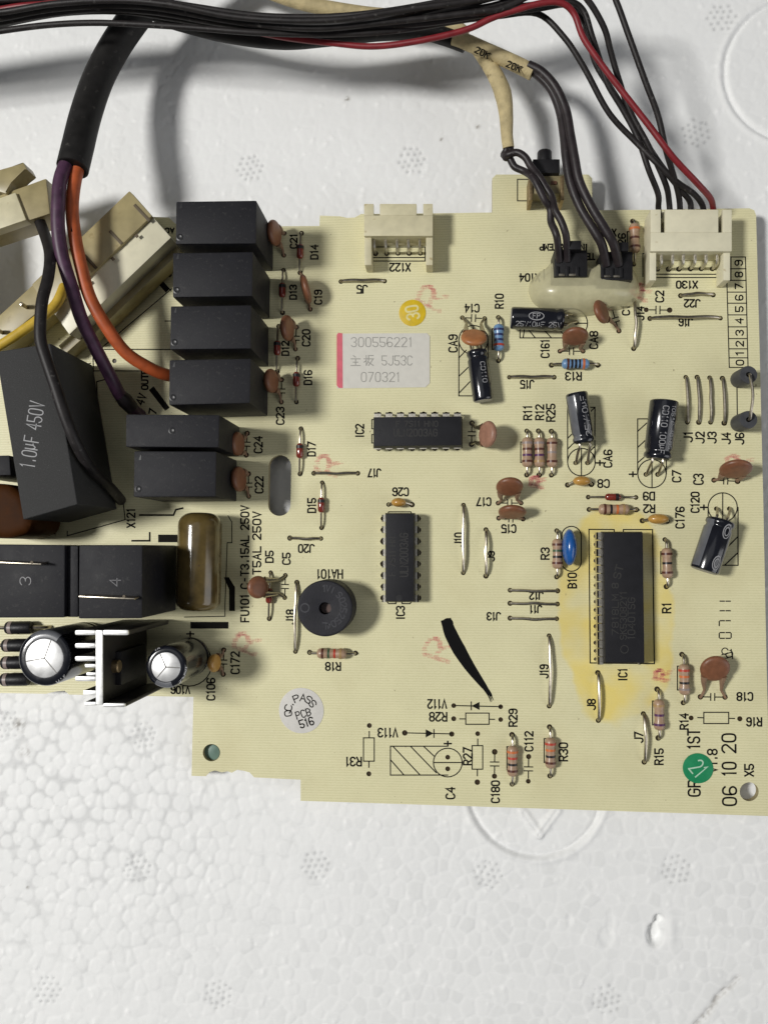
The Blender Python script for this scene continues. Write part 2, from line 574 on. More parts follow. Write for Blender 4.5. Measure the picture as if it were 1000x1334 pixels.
    # ejector rings
    for (px, py, rp, dp) in [(1040, 91, 93, 0.02), (697, 1028, 84, -0.055)]:
        c = P(px, py, FZ)
        r = S(rp, FZ)
        d = np.hypot(X-c.x, Y-c.y)-r
        Z += dp/(1+np.exp(np.clip(d/0.03, -60, 60)))-0.055*np.exp(-(d/0.045)**2)+0.03*np.exp(-((d-0.13)/0.06)**2)
    tri = [P(681, 1058, FZ), P(702, 1088, FZ), P(726, 1056, FZ)]
    for a, b in ((tri[0], tri[1]), (tri[1], tri[2])):
        t = np.clip(((X-a.x)*(b.x-a.x)+(Y-a.y)*(b.y-a.y))/((b-a).to_2d().length**2), 0, 1)
        d = np.hypot(X-a.x-t*(b.x-a.x), Y-a.y-t*(b.y-a.y))
        Z += 0.05*np.exp(-((d-0.05)/0.05)**2)
    # a torn hollow, a dent and a crack
    for (px, py, rx, ry, dp) in [(853, 1219, 9, 13, 0.22), (858, 1200, 6, 7, 0.16), (790, 1222, 9, 12, 0.03), (795, 1204, 5, 16, 0.02), (742, 1200, 4, 8, 0.02)]:
        c = P(px, py, FZ)
        q = ((X-c.x)/S(rx, FZ))**2+((Y-c.y)/S(ry, FZ))**2
        Z -= dp/(1+np.exp(np.clip((q-1)*5, -50, 50)))
    c = P(874, 1212, FZ)
    Z += 0.05*np.exp(-((X-c.x)/S(6, FZ))**2-((Y-c.y)/S(17, FZ))**2)
    crack = [P(*q, FZ) for q in ((960, 1274), (942, 1292), (934, 1300), (922, 1318), (905, 1336))]
    for a, b in zip(crack, crack[1:]):
        t = np.clip(((X-a.x)*(b.x-a.x)+(Y-a.y)*(b.y-a.y))/((b-a).to_2d().length**2), 0, 1)
        d = np.hypot(X-a.x-t*(b.x-a.x), Y-a.y-t*(b.y-a.y))
        Z -= 0.04*np.exp(-(d/0.06)**2)
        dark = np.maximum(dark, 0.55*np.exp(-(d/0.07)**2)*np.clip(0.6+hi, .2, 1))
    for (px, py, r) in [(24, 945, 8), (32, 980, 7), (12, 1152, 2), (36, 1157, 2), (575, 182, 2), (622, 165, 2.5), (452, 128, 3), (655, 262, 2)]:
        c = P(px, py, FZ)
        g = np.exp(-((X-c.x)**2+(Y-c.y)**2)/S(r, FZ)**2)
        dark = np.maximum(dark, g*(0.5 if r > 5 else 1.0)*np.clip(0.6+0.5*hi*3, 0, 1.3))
    H, Wd = X.shape
    co = np.stack([X, Y, Z+FZ], -1).reshape(-1, 3)
    idx = np.arange(H*Wd).reshape(H, Wd)
    q = np.stack([idx[:-1, :-1], idx[:-1, 1:], idx[1:, 1:], idx[1:, :-1]], -1).reshape(-1, 4)
    # skirt: the slab is 2 cm thick
    rim = np.concatenate([idx[0, :], idx[1:, -1], idx[-1, -2::-1], idx[-2:0:-1, 0]])
    lowv = co[rim].copy()
    lowv[:, 2] = FZ-2.0
    n0 = len(co)
    co = np.concatenate([co, lowv])
    k = len(rim)
    sk = np.stack([rim, n0+np.arange(k), n0+(np.arange(k)+1) % k, np.roll(rim, -1)], -1)
    q = np.concatenate([q, sk])
    me = bpy.data.meshes.new('foam_slab')
    me.vertices.add(len(co))
    me.vertices.foreach_set('co', co.astype(np.float32).ravel())
    me.loops.add(len(q)*4)
    me.loops.foreach_set('vertex_index', q.astype(np.int32).ravel())
    me.polygons.add(len(q))
    me.polygons.foreach_set('loop_start', np.arange(len(q), dtype=np.int32)*4)
    me.polygons.foreach_set('use_smooth', np.ones(len(q), dtype=bool))
    me.update(calc_edges=True)
    edge_w = np.exp(-(e/0.04)**2)
    base = 0.5+0.09*(T-0.5)*(0.35+low)+edge_w*0.13*low*(1-1.7*left)-0.17*left*gap+0.10*left*(1-gap)+0.25*fl-0.6*pit_shade*rng.uniform(.6, 1, pit_shade.shape)
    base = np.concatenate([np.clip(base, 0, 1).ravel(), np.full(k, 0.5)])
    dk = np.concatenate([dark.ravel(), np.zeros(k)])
    for nm, arr in (('bead', base), ('grime', dk)):
        a = me.attributes.new(nm, 'FLOAT', 'POINT')
        a.data.foreach_set('value', arr.astype(np.float32))
    m = mat('foam_beads', (0.86, 0.86, 0.86), 0.55, var=0.02, scale=1.2)
    nt = m.node_tree
    b = nt.nodes['Principled BSDF']
    at = nt.nodes.new('ShaderNodeAttribute')
    at.attribute_name = 'bead'
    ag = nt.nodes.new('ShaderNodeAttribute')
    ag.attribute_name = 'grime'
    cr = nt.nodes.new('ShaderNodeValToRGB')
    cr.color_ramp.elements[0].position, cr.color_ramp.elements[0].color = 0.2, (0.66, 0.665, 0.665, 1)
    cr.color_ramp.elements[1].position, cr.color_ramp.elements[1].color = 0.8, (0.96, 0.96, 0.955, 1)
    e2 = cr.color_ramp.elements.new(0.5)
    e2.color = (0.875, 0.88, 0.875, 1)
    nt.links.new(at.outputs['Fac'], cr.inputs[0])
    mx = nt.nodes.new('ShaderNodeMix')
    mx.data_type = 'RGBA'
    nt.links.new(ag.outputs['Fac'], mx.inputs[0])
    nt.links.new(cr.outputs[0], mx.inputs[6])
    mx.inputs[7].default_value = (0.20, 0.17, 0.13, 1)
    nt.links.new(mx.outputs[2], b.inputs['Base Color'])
    b.inputs['Subsurface Weight'].default_value = 0.0
    b.inputs['Specular IOR Level'].default_value = 0.35
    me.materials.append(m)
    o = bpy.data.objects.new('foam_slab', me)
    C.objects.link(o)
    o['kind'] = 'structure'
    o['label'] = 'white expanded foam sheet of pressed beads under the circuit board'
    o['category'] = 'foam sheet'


foam()

# ------------------------------------------------------------------ tables of what is soldered on the board (photo pixels)
JUMPERS = [('J5', (444, 366.6), (500.8, 366), .12), ('J16', (846.3, 414.7), (938, 414.3), .16), ('J22', (886.2, 385), (928.6, 384), .12),
           ('J14', (825.3, 391), (825, 454), .16), ('J15', (663.2, 491.3), (721.4, 491.3), .12), ('J1', (892.9, 491.3), (895, 550), .08),
           ('J2', (907.6, 491.3), (909.8, 550), .08), ('J3', (924, 492), (925.2, 550), .08), ('J4', (940.6, 492.8), (943, 551), .08),
           ('J17', (408.8, 616.5), (465.9, 616.5), .1), ('J20', (377.6, 701), (418, 701.6), .11), ('J18', (386.7, 758.8), (384.8, 848.8), .12),
           ('J10', (603.4, 658), (603.2, 746.3), .14), ('J9', (632.7, 690), (632.7, 750.4), .16), ('J12', (664.2, 769), (726, 769.8), .06),
           ('J11', (664.2, 786), (725.6, 787), .06), ('J13', (664.2, 805.4), (724.8, 806.2), .06), ('J19', (714.9, 828.3), (715, 920), .15),
           ('J8', (778.3, 876.5), (779, 938.7), .15), ('J7', (837.6, 930), (838.7, 993), .16)]
RES = [('R10', (648.9, 413.4), (648.9, 470), 'b', 'dblue dblue dblue red'), ('R13', (718, 475.6), (778.3, 475.6), 'b', 'brown black black black orange'),
       ('R11', (685.8, 561.3), (685.8, 618.7), 't', 'grey brown purple brown'), ('R12', (701, 561.3), (701.8, 619), 't', 'grey brown purple gold'),
       ('R25', (717.8, 561.8), (717.8, 619), 't', 'brown grey brown'), ('R26', (824, 288), (825.2, 344), 'r', 'orange brown brown'),
       ('R2', (767, 663.7), (828.5, 664), 't', 'brown black orange gold'), ('R3', (724.8, 691.3), (724.8, 751.6), 't', 'brown green black brown'),
       ('R1', (865.6, 702.9), (867.5, 764.3), 't', 'brown black brown'), ('R18', (403.3, 850), (463, 851), 't', 'brown green red gold'),
       ('R29', (666.7, 957.3), (666.7, 1021.8), 't', 'orange red black brown'), ('R30', (715.5, 947.2), (716, 1011), 't', 'red orange black brown'),
       ('R14', (887.8, 852.6), (889.6, 915.7), 't', 'red orange black grey'), ('R15', (855.5, 898), (857, 961.5), 't', 'gold purple purple')]
DIO = [('D14', (392.7, 303.6), (390.8, 355)), ('D13', (369.2, 351.6), (368, 407.3)), ('D12', (363, 425), (361, 484)), ('D16', (387.7, 466.7), (386, 523.6)),
       ('D17', (392, 558.4), (390.8, 617.2)), ('D15', (419.6, 628.7), (418.9, 687.5)), ('D9', (828, 648), (765.9, 647.6)), ('D5', (352.6, 746), (350.8, 805.9))]
# code, pin, pin, disc centre, centre height, disc radius px, material, where it stands
DISC = [('C21', (370.4, 303.6), (369.7, 332.4), (357, 303), .48, 17, M_disc), ('C19', (392, 357), (404, 402.7), (398, 376), .36, 19, M_disc),
        ('C20', (386, 426), (384.8, 454.8), (374, 427), .46, 17, M_disc), ('C23', (366.8, 494.8), (366.3, 523.6), (353, 496), .44, 16, M_disc),
        ('C24', (322, 564.4), (320.7, 592.7), (309, 578), .42, 16, M_disc), ('C22', (323.6, 617.2), (324, 646.7), (311, 624), .42, 17, M_disc),
        ('C5', (371.6, 749.7), (370.8, 778.6), (336, 765), .42, 15, M_disc), ('C13', (614.5, 551.2), (614, 578.8), (635, 565.6), .52, 17.5, M_disc3),
        ('C14', (602, 413.7), (631, 414.7), (617, 439.5), .55, 17, M_disc2), ('C161', (729, 457.4), (759.2, 457.4), (749, 438), .46, 17, M_disc),
        ('C1', (797, 402), (805.8, 431), (783, 406), .50, 16, M_disc), ('C17', (648.6, 655.4), (678.5, 655.4), (663.5, 634), .48, 17.5, M_disc),
        ('C15', (649.4, 675), (681, 676.2), (667, 667), .36, 18, M_disc), ('C3', (929.6, 625.5), (960.4, 627), (958, 611), .44, 20, M_disc),
        ('C18', (912, 908), (944, 908.4), (931, 871), .34, 18.5, M_disc), ('C172', (291.5, 846.8), (290.7, 878.5), (279, 864), .34, 12, M_amber)]
BEADCAP = [('C26', (506, 657.3), (536.5, 657.5), (519, 654.5), 9.5, 6.0), ('C8', (739, 631.8), (770, 631), (757.3, 626.5), 11, 6.3),
           ('C176', (836.3, 678.4), (868.7, 679), (857.2, 676), 13, 6.6)]
# lying electrolytics: code, base end, top end, axis height, diameter px, two pins, text
LYING = [('CA9', (620.5, 457), (629.5, 522), .27, 27, (610, 437), (624, 437), 'CD110 ', 1), ('C161', (733, 416.5), (665.4, 414), .30, 29, (747, 410), (750, 420), '25V10\u00b5F 25V', 2),
         ('CA6', (761, 576), (750.5, 512), .34, 28.5, (749.4, 603), (764.8, 603), '25V10\u00b5F 25V', 3), ('C7', (856.5, 597), (865, 522), .36, 36, (841, 618), (856.3, 618), 'CD110 100\u00b5F', 4),
         ('C120', (939, 678), (917, 744), .38, 36.5, (932.8, 662.8), (949.6, 662.8), '10\u00b5F', 5)]
DIP = [('IC2', 486.8, 542.8, 600.8, 580.5, 'x', 8, 493, 595.5, 539.5, 584), ('IC3', 502.5, 669.4, 538.5, 783.4, 'y', 8, 675.6, 779, 498.5, 545), ('IC1', 787.2, 694, 838, 863.5, 'y', 16, 698.5, 858.8, 775.5, 829)]
EMPTYPINS = [(590.8, 919.4), (651.9, 920.9), (590.8, 936.5), (651.9, 937.6), (527.1, 955), (588.2, 956.5), (583, 986.7), (583, 1001.8), (481, 945.4), (480.3, 1008.3),
             (622, 956), (621.5, 1019.2), (644.1, 979.7), (643.8, 1011.4), (688.3, 985.9), (687.8, 1018), (899.9, 935.5), (963.3, 936.6), (841.4, 403.4), (871.9, 403.8),
             (149, 470), (221, 358)]
X122P = [(489 + 14.6*i, 330) for i in range(5)]
X130P = [(856, 350.5), (870.5, 350.5), (884, 350.3), (899, 350), (913, 350), (927.5, 350)]

HOLES = []
for t in JUMPERS:
    HOLES += [t[1], t[2]]
for t in RES+DIO+DISC+BEADCAP:
    HOLES += [t[1], t[2]]
for t in LYING:
    HOLES += [t[5], t[6]]
HOLES += EMPTYPINS+X122P+X130P
for c, x0, y0, x1, y1, ax, n, a, b, l, r in DIP:
    for i in range(n):
        q = a+(b-a)*i/(n-1)
        HOLES += [(q, l), (q, r)] if ax == 'x' else [(l, q), (r, q)]

# ------------------------------------------------------------------ the board
board = thing('circuit_board', 'cream printed circuit board full of soldered parts lying on white foam', 'circuit board', tuple(P(560, 660, -0.16)))
OUT = [(-60, 902), (60, 904), (72, 901), (84, 900), (90, 905), (252, 908), (249.5, 1011), (268, 1011.5), (273, 1006), (280, 1004), (289, 1006.5), (296, 1005), (302, 1007),
       (309, 1003), (318, 1004.5), (325, 1006.5), (331, 1013), (360, 1014.5), (391.5, 1016), (391.5, 1043.5), (700, 1053.5), (1003.5, 1063.5), (1001, 980), (998, 860), (994, 660), (989, 450), (984.5, 280),
       (982, 273.5), (976, 271), (900, 272), (846, 273), (771, 273.5), (771, 232), (766, 227), (646, 227), (641, 232), (641, 276.5), (566, 277.5), (470, 278.5), (462, 283), (452, 283.5), (443, 281.5), (416.5, 280.5), (416, 294), (300, 295), (228, 291),
       (220, 283), (195, 282), (150, 325), (60, 415), (-60, 520)]


def build_board():
    loops = [[P(a, b, 0).to_2d() for a, b in OUT]]
    big = []
    big.append(([(350.2, 0), (350.2, 1)], None))
    slot = circ(364.7, 607.5, 14.6, 14, 0, 180)+circ(363.8, 657.5, 14.6, 14, 180, 360)
    bigl = [[P(*q, 0).to_2d() for q in slot], [P(*q, 0).to_2d() for q in circ(975.5, 1031.7, 12.3, 26)], [P(*q, 0).to_2d() for q in circ(275.4, 980.8, 11.3, 26)]]
    holes = []
    used = []
    for h in HOLES:
        if any((h[0]-u[0])**2+(h[1]-u[1])**2 < 90 for u in used):
            continue
        used.append(h)
        k = 3.4 if not (768 < h[0] < 780 and 690 < h[1] < 862) else 2.6
        r = S(k*random.uniform(0.9, 1.1))
        c = P(*h, 0).to_2d()
        holes.append([c+Vector((math.cos(2*PI*i/10), math.sin(2*PI*i/10)))*r for i in range(10)])
    alll = loops+bigl+holes
    vin, fin = [], []
    for l in alll:
        o = len(vin)
        vin += l
        fin.append(list(range(o, o+len(l))))
    ein = []
    for fl in fin:
        ein += [(fl[i], fl[(i+1) % len(fl)]) for i in range(len(fl))]
    r = delaunay_2d_cdt(vin, ein, [], 0, 1e-6)
    ov, ofs = r[0], r[2]

    def inside(p, l):
        c = False
        for i in range(len(l)):
            a, b = l[i-1], l[i]
            if (a.y > p.y) != (b.y > p.y) and p.x < (b.x-a.x)*(p.y-a.y)/(b.y-a.y)+a.x:
                c = not c
        return c
    hc = [(sum(l, Vector((0, 0)))/len(l), max((q-l[0]).length for q in l)) for l in alll[1:]]
    mb = MB()
    tf = []
    for f in ofs:
        cc = (ov[f[0]]+ov[f[1]]+ov[f[2]])/3
        if not inside(cc, loops[0]):
            continue
        if any((cc-h[0]).length < h[1] and inside(cc, l) for h, l in zip(hc, alll[1:])):
            continue
        a = (ov[f[1]]-ov[f[0]]).cross(ov[f[2]]-ov[f[0]])
        tf.append(tuple(f) if a > 0 else tuple(f)[::-1])
    mb.add([(p.x, p.y, 0) for p in ov], tf, 0)
    TH = 0.16
    mb.add([(p.x, p.y, -TH) for p in ov], [q[::-1] for q in tf], 1)
    for l in loops+bigl:
        n = len(l)
        mb.add([(p.x, p.y, 0) for p in l]+[(p.x, p.y, -TH) for p in l], [(i, (i+1) % n, n+(i+1) % n, n+i) for i in range(n)], 1)
    for l in holes:
        n = len(l)
        c = sum(l, Vector((0, 0)))/n
        mb.add([(p.x, p.y, 0) for p in l]+[tuple(c.lerp(p, 0.8))+(-0.035,) for p in l], [(i, (i+1) % n, n+(i+1) % n, n+i) for i in range(n)]+[tuple(range(n, 2*n))], 2)
    # board face: woven epoxy paper with a varnish stain around the large chip
    m = mat('board_face', (0.76, 0.718, 0.455), 0.42, var=0.035, scale=0.9, spec=0.4)
    nt = m.node_tree
    N, L = nt.nodes, nt.links
    b = N['Principled BSDF']
    base = b.inputs['Base Color'].links[0].from_socket
    tc = N.new('ShaderNodeTexCoord')
    wv = N.new('ShaderNodeTexWave')
    wv.bands_direction = 'Y'
    wv.inputs['Scale'].default_value = 5.6
    wv.inputs['Distortion'].default_value = 2.2
    wv.inputs['Detail'].default_value = 2
    wv.inputs['Detail Scale'].default_value = 5
    L.new(tc.outputs['Object'], wv.inputs['Vector'])
    m1 = N.new('ShaderNodeMix')
    m1.data_type = 'RGBA'
    m1.blend_type = 'MULTIPLY'
    r1 = N.new('ShaderNodeMapRange')
    r1.inputs[1].default_value, r1.inputs[2].default_value = 0.0, 0.35
    r1.inputs[3].default_value, r1.inputs[4].default_value = 0.9, 0.0
    L.new(wv.outputs['Fac'], r1.inputs[0])
    L.new(r1.outputs[0], m1.inputs[0])
    L.new(base, m1.inputs[6])
    m1.inputs[7].default_value = (0.86, 0.865, 0.80, 1)
    # stain
    cx = P(802, 800, 0)
    mp = N.new('ShaderNodeMapping')
    mp.inputs['Location'].default_value = (-cx.x/S(72), -cx.y/S(143), 0)
    mp.inputs['Scale'].default_value = (1/S(72), 1/S(143), 0)
    L.new(tc.outputs['Object'], mp.inputs['Vector'])
    ln = N.new('ShaderNodeVectorMath')
    ln.operation = 'LENGTH'
    L.new(mp.outputs[0], ln.inputs[0])
    n1 = N.new('ShaderNodeTexNoise')
    n1.inputs['Scale'].default_value = 0.9
    n1.inputs['Detail'].default_value = 4
    L.new(tc.outputs['Object'], n1.inputs['Vector'])
    ad = N.new('ShaderNodeMath')
    ad.operation = 'MULTIPLY_ADD'
    L.new(n1.outputs['Fac'], ad.inputs[0])
    ad.inputs[1].default_value = 0.55
    L.new(ln.outputs['Value'], ad.inputs[2])
    r2 = N.new('ShaderNodeMapRange')
    r2.inputs[1].default_value, r2.inputs[2].default_value = 1.24, 1.31
    r2.inputs[3].default_value, r2.inputs[4].default_value = 1.0, 0.0
    L.new(ad.outputs[0], r2.inputs[0])
    n2 = N.new('ShaderNodeTexNoise')
    n2.inputs['Scale'].default_value = 1.1
    L.new(tc.outputs['Object'], n2.inputs['Vector'])
    r3 = N.new('ShaderNodeMapRange')
    r3.inputs[1].default_value, r3.inputs[2].default_value = 0.36, 0.62
    r3.inputs[3].default_value, r3.inputs[4].default_value = 0.2, 0.85
    L.new(n2.outputs['Fac'], r3.inputs[0])
    mu = N.new('ShaderNodeMath')
    mu.operation = 'MULTIPLY'
    L.new(r2.outputs[0], mu.inputs[0])
    L.new(r3.outputs[0], mu.inputs[1])
    m2 = N.new('ShaderNodeMix')
    m2.data_type = 'RGBA'
    L.new(mu.outputs[0], m2.inputs[0])
    L.new(m1.outputs[2], m2.inputs[6])
    m2.inputs[7].default_value = (0.84, 0.67, 0.17, 1)
    # specks of dirt
    n3 = N.new('ShaderNodeTexNoise')
    n3.inputs['Scale'].default_value = 7.5
    n3.inputs['Detail'].default_value = 2
    L.new(tc.outputs['Object'], n3.inputs['Vector'])
    r4 = N.new('ShaderNodeMapRange')
    r4.inputs[1].default_value, r4.inputs[2].default_value = 0.735, 0.78
    r4.inputs[4].default_value = 0.7
    L.new(n3.outputs['Fac'], r4.inputs[0])
    m3 = N.new('ShaderNodeMix')
    m3.data_type = 'RGBA'
    L.new(r4.outputs[0], m3.inputs[0])
    L.new(m2.outputs[2], m3.inputs[6])
    m3.inputs[7].default_value = (0.20, 0.15, 0.07, 1)
    # broad grime
    n5 = N.new('ShaderNodeTexNoise')
    n5.inputs['Scale'].default_value = 0.55
    n5.inputs['Detail'].default_value = 6
    L.new(tc.outputs['Object'], n5.inputs['Vector'])
    r5 = N.new('ShaderNodeMapRange')
    r5.inputs[1].default_value, r5.inputs[2].default_value = 0.52, 0.75
    r5.inputs[4].default_value = 0.45
    L.new(n5.outputs['Fac'], r5.inputs[0])
    m5 = N.new('ShaderNodeMix')
    m5.data_type = 'RGBA'
    L.new(r5.outputs[0], m5.inputs[0])
    L.new(m3.outputs[2], m5.inputs[6])
    m5.inputs[7].default_value = (0.62, 0.56, 0.32, 1)
    L.new(m5.outputs[2], b.inputs['Base Color'])
    bp = N.new('ShaderNodeBump')
    bp.inputs['Strength'].default_value = 0.25
    bp.inputs['Distance'].default_value = 0.01
    L.new(wv.outputs['Fac'], bp.inputs['Height'])
    L.new(bp.outputs[0], b.inputs['Normal'])
    o = mb.build('board_panel', [m, M_edge, M_hole], None, smooth=False, recentre=False)
    o.parent = board
    o.location = -WLOC[board.name]
    WLOC[o.name] = Vector((0, 0, 0))


build_board()
p_ = P(275.4, 980.8, -0.13)
MB().lathe([(0, S(10.8)), (0.05, S(10.8)), (0.06, S(9.5))], p_-Vector((0, 0, 0.06)), p_, 24).build('hole_plug', M_teal, board, 'teal plug seen in the mounting hole near the chipped edge')

# ------------------------------------------------------------------ silkscreen
TXT = [('C21', 382.4, 313.9, 90, 18, 8.5), ('D14', 409.3, 328, 90, 18, 9), ('D13', 381.7, 380.4, 90, 18, 8.5), ('C19', 414.3, 386.9, 90, 18, 9), ('C20', 398.7, 440, 90, 21, 9.5),
       ('D12', 371.6, 453.6, 90, 18, 8.5), ('D16', 401, 491.7, 90, 18, 9.5), ('C23', 364.9, 541.6, 90, 22, 9.5), ('C24', 336.3, 579.3, 90, 21, 10), ('C22', 337.5, 631.6, 90, 21, 10),
       ('D17', 405.7, 584.8, 90, 18, 9.5), ('D15', 405.9, 658.5, 90, 18, 10), ('FU101 C-T3.15AL 250V', 318.8, 734.5, 90, 151, 10), ('T5AL 250V', 334.4, 707.5, 90, 81, 10),
       ('D5', 350.8, 725.3, 90, 14.5, 9.5), ('C5', 372.9, 727.9, 90, 14.5, 9.5), ('J20', 398.9, 714.6, 180, 20, 10), ('HA101', 429.3, 747.9, 180, 33, 11), ('J18', 377.8, 803.8, 90, 18, 9.5),
       ('R18', 433.7, 868.3, 180, 19, 10), ('C172', 306.3, 863.6, 90, 28, 10.5), ('C106', 274.6, 898, 90, 28, 10), ('V106', 235, 899, 180, 24, 9), ('+', 247.8, 825.9, 0, 9, 9),
       ('X122', 520.9, 347.9, 180, 26, 10), ('J5', 471.5, 376.5, 180, 13, 10), ('C14', 614.5, 401.2, 180, 18, 10), ('R10', 650.1, 392.1, 90, 18, 10), ('CA9', 589.8, 447.2, 90, 22, 10.5),
       ('X104', 689.6, 361.3, 180, 26, 9.5), ('INDOOR TEMP', 734, 321.7, 180, 62, 7.5), ('TE', 768.8, 333.9, 180, 11, 7.5), ('X105', 790, 302.7, 180, 24, 9), ('R26', 809.6, 315.2, 90, 22, 9),
       ('X130', 894.4, 370.6, 180, 27, 9), ('J22', 901.3, 395, 180, 20, 9.5), ('C2', 858.9, 386, 90, 14, 10), ('J16', 892.9, 419.5, 180, 17, 9.5), ('J14', 833.7, 408, 90, 17, 9), ('C1', 815, 404, 90, 12, 9),
       ('R13', 746.6, 489.9, 180, 20, 10), ('J15', 686.4, 500.5, 180, 17, 10), ('R11', 687, 537.5, 90, 18, 10), ('R12', 702.6, 537, 90, 19, 10), ('R25', 717, 537.5, 90, 22, 10.5),
       ('C161', 709.7, 454, 90, 23, 10), ('CA8', 773, 442.8, 90, 22, 10), ('CA6', 791.4, 597.4, 90, 22, 10), ('+', 781, 603, 0, 9, 9), ('+', 824, 617.8, 0, 9, 9), ('C7', 881, 620.4, 90, 14.5, 10.5),
       ('C8', 785.8, 629.9, 180, 14.5, 10), ('C17', 629.9, 653.6, 180, 18, 10), ('C15', 662.4, 688.7, 180, 18, 10), ('R3', 709.7, 721.2, 90, 14.5, 10), ('B10', 745, 756.3, 90, 19, 10.5),
       ('J12', 698.3, 776.3, 180, 17, 9), ('J11', 697.5, 793.7, 180, 15, 9), ('J13', 642.9, 803, 180, 17, 9.5), ('D9', 844.9, 646.3, 180, 14, 10), ('R2', 845.2, 662.7, 180, 14, 10),
       ('J10', 597.2, 703, 90, 17, 10), ('J9', 639.7, 724.7, 90, 12, 7.5), ('IC2', 468.3, 561.5, 90, 17, 10), ('J17', 487.5, 616, 180, 16, 10), ('C26', 521.6, 640.7, 180, 20, 10),
       ('IC3', 521.4, 798.7, 90, 17, 10), ('C176', 885.3, 674.3, 90, 27, 10.5), ('C120', 905, 654.4, 90, 26, 10), ('+', 916.5, 661, 0, 9, 9), ('C3', 909.4, 624.4, 90, 13, 12),
       ('R1', 868, 792, 90, 12.5, 10.5), ('IC1', 810.8, 879.4, 90, 16, 10.5), ('J7', 831.7, 960.8, 90, 13, 10.5), ('R15', 858, 986, 90, 20, 10.5), ('R14', 890.7, 940, 90, 20, 10),
       ('C18', 969.9, 907.6, 180, 20, 10), ('R16', 982, 940.6, 180, 19, 10.5), ('1ST', 903.2, 963, 90, 25, 15), ('GR', 903.9, 1026.8, 90, 21, 15), ('V1.8', 927.4, 991.6, 90, 30, 12),
       ('20', 949, 968.5, 90, 24, 17.5), ('10', 949.4, 1002.2, 90, 17, 17.5), ('06', 949.9, 1037.4, 90, 24, 17.5), ('X5', 975.4, 1003.7, 90, 15, 11), ('J1', 896, 569, 90, 13, 10.5), ('J2', 911.4, 570, 90, 14, 10.5), ('J3', 927, 570, 90, 14, 10.5), ('J4', 945.5, 571, 90, 14, 10.5), ('J6', 963, 571.4, 90, 14, 10.5), ('J19', 708.4, 874.9, 90, 17, 10), ('J8', 770, 918, 90, 13, 10),
       ('R29', 667.9, 935.2, 90, 22, 10), ('C112', 688.6, 966, 90, 25, 10), ('R30', 733.5, 979.8, 90, 23, 10.5), ('C180', 645, 1031.8, 90, 28, 10), ('V112', 569.2, 917.3, 180, 24, 11),
       ('R28', 570.5, 934, 180, 22, 11), ('V113', 505, 954.7, 180, 25, 11), ('R27', 609, 985.4, 90, 22, 11), ('C4', 586.4, 1033.5, 90, 14.5, 11), ('R31', 460.3, 992.4, 180, 20, 11), ('+', 583, 969, 0, 9, 9),
       ('X121', 170.5, 675, 90, 24, 10), ('OUTP', 188.5, 494, 90, 26, 8), ('4V', 184, 520, 70, 13, 10), ('7', 199, 536, 80, 6, 9), ('AC', 221, 300, 180, 11, 6), ('P', 129, 436, 90, 6, 7), ('TR', 68, 692, 90, 10, 7)]
for i, (s_, cx, cy, ro, L_, h_) in enumerate(TXT):
    mb = text_mb(MB(), s_, cx, cy, ro, L_, h_, w=2.3 if h_ > 14 else 2.05)
    mb.build('printed_code', M_ink, board, 'printed plus sign' if s_ == '+' else 'printed code '+s_, smooth=False)


def sym(name, label, fill=(), lines=(), w=1.4, polys=()):
    mb = MB()
    k = 0
    for l in lines:
        cl = l[0] == l[-1]
        line_mb(mb, l, w, 0.0022+0.0003*(k % 5), cl)
        k += 1
    for p in polys:
        q = [P(a, b, 0.0037) for a, b in p]
        ar = sum(q[i-1].x*q[i].y-q[i].x*q[i-1].y for i in range(len(q)))
        mb.add([tuple(v) for v in (q if ar > 0 else q[::-1])], [tuple(range(len(q)))])
    return mb.build(name, M_ink, board, label, smooth=False)


def rect(x0, y0, x1, y1):
    return [(x0, y0), (x1, y0), (x1, y1), (x0, y1), (x0, y0)]


def cl(p):
    return p+[p[0]]


def capsym(A, B, label, half=8, gap=2.6):
    """printed capacitor: two leads and two plates between pins A and B"""
    a, b = Vector(A), Vector(B)
    d = (b-a).normalized()
    nrm = Vector((-d.y, d.x))
    m = (a+b)/2
    r4 = a+d*4, b-d*4
    sym('printed_symbol', label, lines=[[tuple(r4[0]), tuple(m-d*gap)], [tuple(m+d*gap), tuple(r4[1])], [tuple(m-d*gap+nrm*half), tuple(m-d*gap-nrm*half)], [tuple(m+d*gap+nrm*half), tuple(m+d*gap-nrm*half)]])


sym('printed_symbol', 'printed resistor outline R28', lines=[rect(606.4, 929.2, 636.8, 943.8), [(598.5, 936.8), (606, 936.8)], [(637, 937.2), (644, 937.4)]])
sym('printed_symbol', 'printed resistor outline R31', lines=[rect(473.3, 961.5, 487.3, 991.9), [(480.8, 953), (480.8, 961)], [(480.4, 992), (480.3, 1000)]])
sym('printed_symbol', 'printed resistor outline R27', lines=[rect(614.7, 971.6, 628.5, 1002.3), [(622, 963), (622, 971)], [(621.6, 1002.5), (621.5, 1011)]])
sym('printed_symbol', 'printed resistor outline R16', lines=[rect(916.4, 928.2, 948.8, 942.8), [(908.5, 935), (916, 935.3)], [(949, 936), (956.5, 936.2)]])
sym('printed_symbol', 'printed diode symbol V112', lines=[[(592, 919.4), (651, 920.8)], [(613.6, 914.5), (613.6, 925)]], polys=[[(613.8, 919.8), (624.3, 914.6), (624.3, 925.2)]])
sym('printed_symbol', 'printed diode symbol V113', lines=[[(528, 955), (587, 956.3)], [(565, 950.5), (565, 961)]], polys=[[(564.6, 955.6), (554.3, 950.4), (554.3, 961)]])
capsym((644.1, 979.7), (643.8, 1011.4), 'printed capacitor symbol C180', 5.5)
capsym((688.3, 985.9), (687.8, 1018), 'printed capacitor symbol C112', 5.5)
